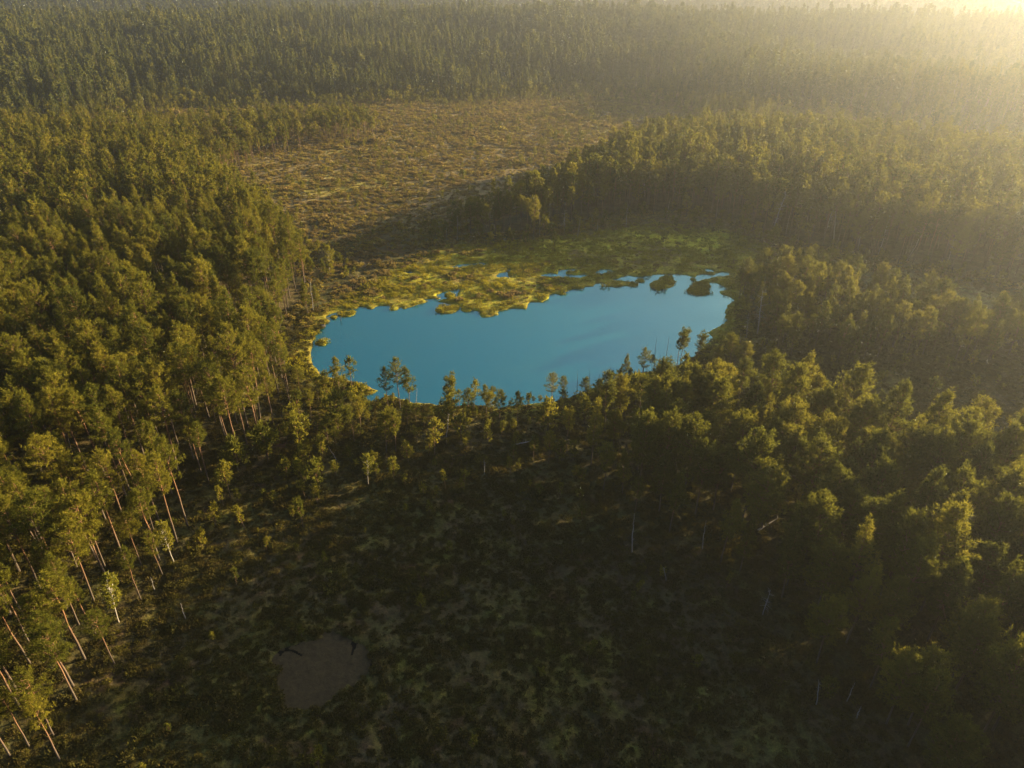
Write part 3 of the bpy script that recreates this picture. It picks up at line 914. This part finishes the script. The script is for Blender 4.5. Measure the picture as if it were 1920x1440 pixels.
rr = random.Random(4)
for i in np.nonzero(single)[0]:
    k = PK[i]
    sc = PH[i] / PINES[k][1]
    w = sc ** 0.6 * rr.uniform(0.88, 1.12) if i >= NH else (sc if k < 6 else sc ** 0.75)
    lab = PLAB[i] or placed_label(PINES[k][0] + ' ' + WHERE[PREG[i]], tpx[i], tpy[i])
    plant('pine_tree', PINE_MESH[k], ('trunk', 'crown'), (PX[i], PY[i], PZ[i]), rr.uniform(0, 6.28), (w, w, sc), lab, 'pine tree', GROUP[PREG[i]], (rr.gauss(0, 0.02), rr.gauss(0, 0.02)))
rest = ~single
RD = np.hypot(PX, PY)
near = rest & (RD < 230)
midr = rest & (RD >= 230)
scatter('pine_forest', np.column_stack([PX, PY, PZ])[near], RS.uniform(0, 6.28, near.sum()), (PH / np.array([p[1] for p in PINES])[PK])[near], PK[near], SRC_PINE, 'rest of the dense pine forest around the lake and mire')
scatter('far_pine_forest', np.column_stack([PX, PY, PZ])[midr], RS.uniform(0, 6.28, midr.sum()), (PH / np.array([p[1] for p in PINES])[PK])[midr], PK[midr], MID_PINE, 'pine forest beyond the lake and far side of the left forest')

# ------------------------------------------------------------------ far hills: spruce and pine forest
SX, SY, SH = [], [], []
def polar_grid(d0, d1, sp, azm=1.0):
    xs, ys = [], []
    r = d0
    while r < d1:
        n = int(2 * azm * r / sp)
        a = -azm + (np.arange(n) + RS.uniform(-0.48, 0.48, n)) * 2 * azm / n
        q = r + RS.uniform(-0.48, 0.48, n) * sp
        xs.append(q * np.sin(a)); ys.append(q * np.cos(a))
        r += sp * 0.9
    return np.concatenate(xs), np.concatenate(ys)
x, y = polar_grid(380, 960, 6.3)
az, d = np.arctan2(x, y), np.hypot(x, y)
fd = front_d(az) + 26 * fbm(x, y, 45.0, 2) + 24 * fbm(x, y, 160.0, 1)
keep = (d > fd) & (RS.rand(len(x)) < 0.86 + 0.5 * fbm(x, y, 22.0, 2)) & in_view(x, y, 12, 620)
x, y, d, fd = x[keep], y[keep], d[keep], fd[keep]
edge = sstep(70, 10, d - fd)
h = (RS.normal(19.0, 3.4, len(x)) + 9 * fbm(x, y, 60.0, 2)) * (1 - 0.38 * edge)
k = np.where(RS.rand(len(x)) < 0.25 + 0.65 * edge, pick(len(x), [3, 4, 5, 6]), pick(len(x), [0, 1, 2, 0, 6]))
z = terrain(x, y) - 0.2
HF = np.array([17, 19, 15, 15, 14.5, 12, 16])
px_, py_ = project(x, y, z + h)
ok = (px_ > 5) & (px_ < 1915) & (k <= 2)
sz = h / np.hypot(d, CAM_H) * ok
ind = np.argsort(-sz)[:120]
is_ind = np.zeros(len(x), bool); is_ind[ind] = True
for i in ind:
    m = i % 4
    plant('spruce_tree', SPRUCE_MESH[m], ('trunk', 'crown'), (x[i], y[i], z[i]), rr.uniform(0, 6.28), h[i] / SPRUCES[m][0],
          placed_label('dark spruce on the far forest edge', px_[i], py_[i]), 'spruce tree', 'spruces along the edge of the far forest')
scatter('far_forest', np.column_stack([x, y, z])[~is_ind], RS.uniform(0, 6.28, (~is_ind).sum()), (h / HF[k])[~is_ind], k[~is_ind], FAR_TREE, 'dense conifer forest covering the hills beyond the bog')
x, y = polar_grid(960, 2600, 9.0)
keep = in_view(x, y, 30, 420) & ((np.hypot(x, y) < 1010) | (np.hypot(x, y) > 1280))
x, y = x[keep], y[keep]
k = RS.randint(0, 4, len(x))
scatter('distant_forest', np.column_stack([x, y, terrain(x, y) - 0.3]), RS.uniform(0, 6.28, len(x)), RS.normal(1.08, 0.13, len(x)), k, VFAR_TREE, 'hazy blue forest on the most distant ridge')

# ------------------------------------------------------------------ dwarf pines on the open bog
DX, DY, DH = [], [], []
def add_dwarf(x, y, h):
    DX.extend(x); DY.extend(y); DH.extend(h)
sdall = lambda x, y: np.maximum(np.maximum(sd_poly(P_LEFT, x, y), sd_poly(P_AHEAD, x, y)), sd_poly(P_NEAR, x, y))
x, y = jgrid(-70, 60, 30, 122, 3.2)
closer = sstep(72, 114, np.hypot(x, y))
keep = (sdall(x, y) < 2) & dry_land(x, y, 1.2) & (RS.rand(len(x)) < 0.07 + 0.72 * closer + (0.15 + 0.35 * closer) * fbm(x, y, 18.0, 2)) & in_view(x, y, 1) & far_from_hand(x, y, 1.5)
add_dwarf(x[keep], y[keep], np.clip(RS.lognormal(0.5 + 0.72 * closer[keep], 0.40), 0.9, 7))
x, y = jgrid(-330, 170, 180, 610, 4.2)
az, d = np.arctan2(x, y), np.hypot(x, y)
sm = sd_poly(P_MAT, x, y)
dens = 0.55 * sstep(70, 0, front_d(az) - d) + np.where(sm > 0, 0.04, 0.30 + 0.75 * fbm(x, y, 30.0, 2)) + 0.45 * sstep(-22, 0, sdall(x, y))
keep = (sdall(x, y) < 1) & dry_land(x, y, 2.5) & (d < front_d(az) + 55) & (RS.rand(len(x)) < dens) & in_view(x, y, 1)
add_dwarf(x[keep], y[keep], np.clip(RS.lognormal(0.62, 0.42, keep.sum()) + 2.2 * sstep(-14, 0, sdall(x[keep], y[keep])) + 5 * sstep(45, -5, (front_d(az) - d)[keep]) * RS.uniform(0.2, 1, keep.sum()), 0.8, 8))
x, y = jgrid(50, 330, 95, 235, 3.8)
keep = (sdall(x, y) < 1) & dry_land(x, y, 2) & (RS.rand(len(x)) < 0.5 - 0.45 * (sd_poly(P_STRIP, x, y) > 0)) & in_view(x, y, 1) & (sd_poly(P_MAT, x, y) < 2)
add_dwarf(x[keep], y[keep], np.clip(RS.lognormal(0.75, 0.4, keep.sum()), 0.9, 6))
DX, DY, DH = np.array(DX), np.array(DY), np.array(DH)
DZ = terrain(DX, DY) - 0.05
tx, ty = project(DX, DY, DZ + DH)
dsz = DH / np.hypot(np.hypot(DX, DY), CAM_H) * ((tx > 8) & (tx < 1912) & (ty < 1425))
dind = np.argsort(-dsz)[:240]
dsing = np.zeros(len(DX), bool); dsing[dind] = True
DKIND = RS.randint(0, len(DWARFS), len(DX))
for i in dind:
    m = DKIND[i]
    sc = DH[i] / DWARFS[m][0]
    plc = 'small pine on the bog' if RD[0] and math.hypot(DX[i], DY[i]) > 140 else 'small pine on the near mire'
    plant('dwarf_pine', DWARF_MESH[m], ('trunk', 'crown'), (DX[i], DY[i], DZ[i]), rr.uniform(0, 6.28), sc, placed_label(plc, tx[i], ty[i]), 'small pine',
          'small pines scattered over the mire and bog', (rr.gauss(0, 0.05), rr.gauss(0, 0.05)))
nd = ~dsing
scatter('dwarf_pines', np.column_stack([DX, DY, DZ])[nd], RS.uniform(0, 6.28, nd.sum()), (DH / np.array([q[0] for q in DWARFS])[DKIND])[nd], DKIND[nd], SRC_DWARF, 'stunted little pines sprinkled over the open bog')

# ------------------------------------------------------------------ heather and sedge hummocks
def clump_mesh(seed, n, leaf, ln, wd, flat=0.5):
    rng = np.random.RandomState(seed)
    a, r = rng.uniform(0, 6.28, n), np.sqrt(rng.uniform(0, 1, n))
    zz = flat * np.sqrt(np.maximum(0, 1 - r ** 2)) * rng.uniform(0.5, 1.1, n)
    C = np.column_stack([r * np.cos(a), r * np.sin(a), zz])
    V, F, T = tuft_tris(rng, C, np.column_stack([np.cos(a) * r, np.sin(a) * r, np.full(n, 0.4)]), 4, ln, wd, 0.6, 0.4)
    return new_mesh('heather', V, [F], [leaf], attrs={'tint': T})
HEATH = [source('heather', clump_mesh(600 + k, 46, M_HEATH, 0.36, 0.06, 0.30 + 0.10 * (k % 3))) for k in range(5)]
PALE = [source('dry_heather', clump_mesh(620 + k, 26, M_HEATH_PALE, 0.45, 0.12, 0.5)) for k in range(4)]
x, y = jgrid(-95, 130, 22, 160, 0.62)
s = sdall(x, y)
keep = dry_land(x, y, 0.3) & in_view(x, y, 0, 320) & (RS.rand(len(x)) < 0.72 + 0.9 * fbm(x, y, 5.0, 3)) & (sd_poly(P_MAT, x, y) < 0)
x, y = x[keep], y[keep]
scatter('heather', np.column_stack([x, y, terrain(x, y) - 0.06]), RS.uniform(0, 6.28, len(x)), RS.lognormal(-0.95, 0.38, len(x)), RS.randint(0, 5, len(x)), HEATH, 'low heather and shrubs covering the dark mire')
x, y = jgrid(-330, 230, 150, 620, 1.7)
az, d = np.arctan2(x, y), np.hypot(x, y)
smt = sd_poly(P_MAT, x, y)
keep = (sdall(x, y) < 3) & dry_land(x, y, 1.5) & (d < front_d(az) + 60) & in_view(x, y, 0, 40) & (RS.rand(len(x)) < np.where(smt > 0, 0.14, 0.75) + 0.7 * fbm(x, y, 12.0, 3))
x, y, d = x[keep], y[keep], d[keep]
scatter('dry_heather', np.column_stack([x, y, terrain(x, y) - 0.06]), RS.uniform(0, 6.28, len(x)), RS.lognormal(-0.45, 0.4, len(x)) * (0.65 + d / 800), RS.randint(0, 4, len(x)), PALE, 'dry brownish heather over the open bog beyond the lake')

# ------------------------------------------------------------------ birches
for bx, by, ty, lab in [(325, 1050, 985, 'small bright yellow-green birch at the edge of the left forest, upper one of two'), (222, 1165, 1085, 'small bright yellow-green birch at the edge of the left forest, lower one of two'),
                        (618, 512, 462, 'pale yellow birch at the outer tip of the left forest above the lake'), (322, 290, 243, 'pale round birch in the thin woods at the far end of the left forest'), (410, 330, 290, 'small pale birch on the bog side of the far left forest'),
                        (690, 905, 852, 'yellowish little birch alone in the mire below the shore pines'), (940, 158, 98, 'large pale round-crowned tree in the dark far forest edge')]:
    gx, gy = px2ground(bx, by, 0.5)
    gz = float(terrain(np.array([gx]), np.array([gy]))[0])
    hh = height_for(gx, gy, ty, gz)
    plant('birch_tree', BIRCH_MESH[rr.randint(0, 1)], ('trunk', 'crown'), (gx, gy, gz - 0.05), rr.uniform(0, 6.28), min(hh, 20) / 9, lab, 'birch tree', 'birches among the pines')

# ------------------------------------------------------------------ dead trees
SNAGS = [  # base x, base y, top x, top y, kind, shape, label
    (780, 757, 780, 728, 'pale', 2, 'thin bare twig snag at the water edge right of the three shore pines'),
    (1226, 688, 1229, 642, 'dark', 0, 'dark bare pole before the water, shorter one left of the two umbrella-topped pines'),
    (1247, 689, 1250, 633, 'dark', 1, 'dark bare pole before the water, taller one left of the two umbrella-topped pines'),
    (1312, 660, 1314, 622, 'dark', 2, 'thin dark pole against the pale water behind the golden flat-crowned pine'),
    (1082, 733, 1082, 697, 'dark', 2, 'first from the left of four thin bare poles along the near shore'), (1104, 727, 1105, 692, 'dark', 0, 'second from the left of four thin bare poles along the near shore'),
    (1121, 733, 1122, 700, 'dark', 1, 'third from the left of four thin bare poles along the near shore'), (1142, 719, 1142, 685, 'dark', 2, 'last on the right of four thin bare poles along the near shore'),
    (1206, 697, 1207, 643, 'dark', 0, 'dark bare pole rising behind the bright yellow shore pine'), (1238, 691, 1238, 665, 'dark', 2, 'short dark pole between the two taller dark poles'), (1253, 690, 1254, 680, 'dark', 1, 'very short dark stub beside the taller dark pole'),
    (1058, 437, 1057, 393, 'pale', 3, 'white forked snag with antler branches before the forest beyond the lake'), (1012, 441, 1012, 397, 'pale', 2, 'thin white snag left of the antler-shaped one'), (1083, 445, 1083, 407, 'pale', 0, 'thin white snag right of the antler-shaped one'),
    (857, 450, 853, 405, 'pale', 0, 'grey snag at the very tip of the forest beyond the lake'), (838, 451, 835, 420, 'pale', 2, 'short grey snag left of the forest tip beyond the lake'), (1120, 433, 1120, 415, 'pale', 2, 'short white stump snag before the dark trees beyond the lake'),
    (1174, 425, 1175, 385, 'pale', 2, None), (1250, 408, 1250, 370, 'pale', 0, None), (1343, 406, 1347, 358, 'pale', 2, 'straight pale snag before the forest above the bright moss patch'),
    (1445, 440, 1447, 348, 'pale', 1, 'tall branchy grey snag at the front of the forest, right of the bright moss'), (1473, 440, 1483, 398, 'pale', 0, 'leaning grey snag beside the tall branchy one'),
    (1543, 450, 1552, 385, 'pale', 1, 'bushy grey dead tree among trunks of the forest beyond the lake'), (1560, 464, 1571, 397, 'pale', 0, 'slanting grey trunk just right of the bushy dead tree'),
    (1608, 470, 1612, 400, 'pale', 2, None), (1647, 478, 1666, 398, 'pale', 1, 'strongly leaning pale snag at the front of the right part of the far forest'), (1700, 490, 1706, 420, 'pale', 2, None), (1777, 492, 1791, 445, 'pale', 1, 'branchy pale snag low at the right forest front'),
    (1420, 625, 1431, 545, 'pale', 3, 'large grey dead tree with crooked limbs right of the lake'), (1400, 632, 1403, 588, 'pale', 1, 'smaller grey dead tree left of the large crooked one by the lake'), (1388, 643, 1388, 625, 'pale', 2, None),
    (587, 582, 573, 524, 'pale', 2, 'thin snag with bent top at the left end of the lake'), (205, 480, 197, 415, 'pale', 1, 'left one of two grey dead trees inside the left forest'), (225, 480, 216, 413, 'pale', 3, 'right one of two grey dead trees inside the left forest'),
    (300, 520, 297, 470, 'pale', 1, None), (250, 530, 249, 485, 'pale', 0, None), (1207, 375, 1207, 305, 'pale', 3, 'whitish dead top among green crowns of the forest beyond the lake'),
    (1317, 1028, 1321, 973, 'pale', 2, 'thin pale snag in the mire near the right-hand forest'), (1185, 1036, 1185, 960, 'pale', 2, 'thin bare grey stem standing in the middle of the mire'), (1430, 1152, 1433, 1110, 'pale', 3, 'small branchy dead tree before the dark right-hand forest'),
    (1249, 1088, 1246, 1058, 'pale', 0, None), (1530, 1322, 1537, 1283, 'pale', 0, None), (1588, 1314, 1598, 1278, 'pale', 2, None), (1606, 1347, 1612, 1323, 'pale', 2, None),
    (290, 1107, 284, 1077, 'pale', 2, 'short grey snag at the edge of the left forest below the upper birch'), (347, 1158, 335, 1130, 'pale', 2, None), (1898, 1075, 1907, 1015, 'pale', 3, 'grey dead tree with spread limbs among dark crowns at the right edge'),
    (1795, 905, 1827, 830, 'pale', 3, 'blue-grey leaning dead tree in the gap of the right-hand forest'), (1825, 905, 1810, 850, 'pale', 3, 'smaller grey dead tree beside the leaning one in the forest gap'),
    (837, 830, 826, 770, 'pale', 0, 'pale leaning bare snag below the crooked flat-topped shore pine'), (630, 860, 636, 835, 'pale', 2, None), (908, 890, 905, 865, 'pale', 0, None),
]
for bx, by, tx_, ty_, kind, shp, lab in SNAGS:
    gx, gy = px2ground(bx, by, 0.1)
    gz = float(terrain(np.array([gx]), np.array([gy]))[0])
    hh = min(height_for(gx, gy, ty_, gz), 15)
    # sideways lean that the picture shows
    qx, qy = project(gx, gy, gz + hh)
    lean = (tx_ - qx) / F_PX * math.hypot(math.hypot(gx, gy), CAM_H) / max(hh, 0.5)
    me_ = SNAG_MESH[kind][shp % len(SNAG_MESH[kind])]
    sc = hh / 9
    w = max(sc, 0.55) if kind == 'pale' else max(sc, 0.7)
    lab = lab or placed_label('bare grey snag', tx_, ty_)
    plant('dead_tree', me_, ('trunk', 'branches'), (gx, gy, max(gz - 0.05, -0.5)), rr.uniform(0, 6.28), (w, w, sc), lab, 'dead tree', 'bare dead trees around the lake', (0, math.atan(lean)))

def log_mesh(seed, L, r):
    rng = np.random.RandomState(seed)
    x = np.linspace(0, L, 8)
    P = np.column_stack([x, np.cumsum(rng.normal(0, 0.03, 8)), np.linspace(0.15, 0.35, 8) + rng.normal(0, 0.02, 8)])
    t = tubes_from([(P, r * (1 - 0.6 * x / L), np.full(8, 0.8), 7)])
    paths = []
    for k in range(7):
        i = rng.randint(2, 8)
        d = np.array([rng.uniform(0, 0.6), rng.normal(0, 1), rng.uniform(0.1, 0.9)])
        q = np.linspace(0, 1, 3)
        paths.append((P[i] + d * rng.uniform(0.4, 1.1) * q[:, None], 0.03 * (1.15 - q), np.full(3, 0.7), 3))
    b = tubes_from(paths)
    return new_mesh('trunk', t[0], [t[1]], [M_DEAD], attrs={'up': t[2]}, smooth=True), new_mesh('branches', b[0], [b[1]], [M_DEAD], attrs={'up': b[2]})
for k, (ax, ay, bx, by, lab) in enumerate([(1261, 723, 1249, 706, 'fallen white log on the shore between the yellow pine and the umbrella-topped pines'), (1420, 1002, 1455, 984, 'pale fallen trunk leaning out of the dark right-hand forest edge'), (960, 838, 995, 834, 'short whitish fallen log lying in the mire below the shore')]):
    a, b = np.array(px2ground(ax, ay)), np.array(px2ground(bx, by))
    L = min(float(np.hypot(*(b - a))), 7.0)
    m = log_mesh(700 + k, L, 0.16)
    gz = float(terrain(a[0:1], a[1:2])[0])
    plant('fallen_log', m, ('trunk', 'branches'), (a[0], a[1], gz + 0.15), math.atan2(*(b - a)[::-1]), 1.0, lab, 'log', None, (0, -0.06))

# withered rusty crown in the gap of the near forest
gx, gy = px2ground(1785, 880)
gz = float(terrain(np.array([gx]), np.array([gy]))[0])
t_, c_ = tree_mesh(720, 9, 0.3, 1.7, 'round', 34, 6, 7, 0.4, 0.06, M_DEAD, M_RUST, gap=0.35)
plant('withered_pine', (t_, c_), ('trunk', 'crown'), (gx, gy, gz + 0.9), 2.6, 0.8, 'fallen pine with rust-red withered needles in the gap of the right-hand forest', 'withered pine', None, (0.2, 1.32))

ISLET_POLYS = []
# ------------------------------------------------------------------ moss islets, stump and stake in the lake
def islet(pts, lab, hgt=0.28):
    P = poly(pts)
    ISLET_POLYS.append(P)
    c = P.mean(0)
    n = 44
    th = np.linspace(0, 2 * math.pi, n, endpoint=False)
    # radial outline of the traced shape
    ang = np.arctan2(P[:, 1] - c[1], P[:, 0] - c[0])
    o = np.argsort(ang)
    rad = np.hypot(P[:, 0] - c[0], P[:, 1] - c[1])[o]
    rr_ = np.interp(th, np.concatenate([ang[o] - 2 * math.pi, ang[o], ang[o] + 2 * math.pi]) % (1e9), np.tile(rad, 3)) if False else np.interp((th + math.pi) % (2 * math.pi) - math.pi, np.concatenate([ang[o] - 2 * math.pi, ang[o], ang[o] + 2 * math.pi]), np.tile(rad, 3))
    V, F = [], []
    rings = [(1.04, -0.35), (1.0, 0.02), (0.93, 0.55), (0.78, 0.85), (0.5, 1.0), (0.22, 0.95)]
    for q, hz in rings:
        x, y = rr_ * q * np.cos(th), rr_ * q * np.sin(th)
        x, y = x + 0.55 * fbm(x + c[0], y + c[1], 1.3, 3), y + 0.45 * fbm(x - c[0], y + c[1], 1.3, 3)
        V.append(np.column_stack([x, y, hz * hgt + (0.3 * hgt * fbm(x + c[0], y + c[1], 0.9, 2) if hz > 0.1 else 0 * x)]))
    V.append(np.array([[0, 0, hgt]]))
    V = np.concatenate(V)
    for k in range(len(rings) - 1):
        i = k * n + np.arange(n)
        j = k * n + (np.arange(n) + 1) % n
        F.append(np.stack([i, j, j + n, i + n], 1))
    i = (len(rings) - 1) * n + np.arange(n)
    T = np.stack([i, (len(rings) - 1) * n + (np.arange(n) + 1) % n, np.full(n, len(V) - 1)], 1)
    ob = link('moss_islet', new_mesh('moss_islet', V, [np.concatenate(F), T], [M_MOSS], smooth=True))
    ob.location = (c[0], c[1], WATER_Z)
    tag(ob, lab, 'moss islet', 'little moss islets in the lake')
islet([(1298, 528), (1312, 527), (1328, 529), (1331, 538), (1319, 541), (1331, 546), (1330, 551), (1305, 552), (1291, 547), (1289, 541), (1303, 535)], 'largest moss islet, in the pale water of the far right bay')
islet([(1252, 514), (1262, 517), (1262, 522), (1250, 524), (1264, 530), (1262, 534), (1245, 531), (1244, 539), (1234, 542), (1221, 536), (1219, 531), (1236, 524)], 'long hooked moss islet at the far shore, left of the largest islet')
islet([(1192, 524), (1200, 522), (1208, 523), (1207, 527), (1198, 527)], 'narrow moss islet in the far bay left of the hooked islet')
islet([(1296, 521), (1300, 520), (1304, 523), (1300, 526), (1296, 524)], 'tiny dark moss islet just beyond the largest islet')
islet([(592, 641), (600, 636), (610, 638), (611, 643), (602, 647), (594, 645)], 'oval moss islet off the left end of the lake')
islet([(636, 587), (645, 583), (668, 582), (664, 588), (648, 592), (640, 591)], 'long flat moss islet off the upper left shore')
islet([(620, 592), (626, 589), (631, 592), (627, 596), (621, 595)], 'small round moss islet between the long islet and the left shore')
islet([(820, 576), (827, 571), (838, 573), (852, 573), (861, 572), (860, 579), (850, 585), (836, 586), (822, 584)], 'moss islet in the small inlet at the middle of the far shore')
islet([(836, 548), (842, 547), (851, 549), (850, 554), (840, 555)], 'little brown moss islet inside the small inlet')

M_SEDGE = leaf_mat('sedge_and_moss', [(0.0, (0.10, 0.085, 0.016)), (0.4, (0.19, 0.165, 0.015)), (0.75, (0.26, 0.23, 0.016)), (1.0, (0.17, 0.10, 0.018))], 0.3, 0.6)
SEDGE = [source('sedge', clump_mesh(640 + k, 30, M_SEDGE, 0.40, 0.05, 0.25)) for k in range(4)]
x, y = jgrid(-75, 90, 118, 245, 0.95)
keep = ((sd_poly(P_MAT, x, y) > -3) | (np.abs(lake_sd(x, y) + 2.0) < 2.0)) & (lake_sd(x, y) < -0.35) & in_view(x, y, 0, 20) & (RS.rand(len(x)) < 0.62 + 0.9 * fbm(x, y, 5.0, 3))
x, y = x[keep], y[keep]
z = terrain(x, y) - 0.04
for P in ISLET_POLYS:
    qx, qy = jgrid(P[:, 0].min(), P[:, 0].max(), P[:, 1].min(), P[:, 1].max(), 0.5)
    k = (sd_poly(P, qx, qy) > 0.05) & (RS.rand(len(qx)) < 0.8)
    x, y, z = np.concatenate([x, qx[k]]), np.concatenate([y, qy[k]]), np.concatenate([z, np.full(k.sum(), WATER_Z + 0.12)])
scatter('sedge', np.column_stack([x, y, z]), RS.uniform(0, 6.28, len(x)), RS.lognormal(-0.65, 0.45, len(x)), RS.randint(0, 4, len(x)), SEDGE, 'yellow-green sedge tufts and moss on the quaking mat round the lake')

gx, gy = px2ground(605, 613, WATER_Z)
rng = np.random.RandomState(8)
th = np.linspace(0, 2 * math.pi, 14, endpoint=False)
V, F = [], []
for k, (q, z) in enumerate([(0.62, -0.3), (0.6, 0.1), (0.5, 0.4), (0.42, 0.62), (0.2, 0.55)]):
    r = q * (1 + 0.25 * np.sin(3 * th + 0.5) + rng.normal(0, 0.06, 14))
    V.append(np.column_stack([r * np.cos(th), r * np.sin(th), z + rng.normal(0, 0.06, 14)]))
for k in range(4):
    i, j = k * 14 + np.arange(14), k * 14 + (np.arange(14) + 1) % 14
    F.append(np.stack([i, j, j + 14, i + 14], 1))
nV = 70
capf = np.arange(56, 70)[None, :]
st = link('tree_stump', new_mesh('tree_stump', np.concatenate(V), [np.concatenate(F), capf], [M_DARKWOOD], attrs={'up': np.zeros(nV)}))
st.location = (gx, gy, WATER_Z)
tag(st, 'black stump in the water at the left end of the lake', 'stump')
gx, gy = px2ground(639, 602, WATER_Z)
t = tubes_from([(np.array([[0, 0, -0.8], [0.05, 0, 0.4], [0.02, 0.05, 1.3]]), np.array([0.09, 0.08, 0.05]), np.zeros(3), 6)])
st = link('wooden_stake', new_mesh('wooden_stake', t[0], [t[1]], [M_DARKWOOD], attrs={'up': t[2]}))
st.location = (gx, gy, WATER_Z)
tag(st, 'thin dark stake standing in the lake below the long flat islet', 'stake')

# ------------------------------------------------------------------ haze: the lit evening air
m, nt, out = mat('haze')
pv = nt.nodes.new('ShaderNodeVolumePrincipled')
pv.inputs['Color'].default_value = (0.86, 0.91, 0.98, 1)
pv.inputs['Density'].default_value = HAZE_DENSITY
pv.inputs['Anisotropy'].default_value = HAZE_G
nt.links.new(pv.outputs[0], out.inputs['Volume'])
a, z0, z1 = 3060.0, -4.0, 155.0
v = [(sx * a, sy * a, z) for z in (z0, z1) for sx, sy in ((-1, -1), (1, -1), (1, 1), (-1, 1))]
f = np.array([[3, 2, 1, 0], [4, 5, 6, 7], [0, 1, 5, 4], [1, 2, 6, 5], [2, 3, 7, 6], [3, 0, 4, 7]])
tag(link('haze', new_mesh('haze', v, [f], [m])), 'golden evening haze over the forest', kind='stuff')
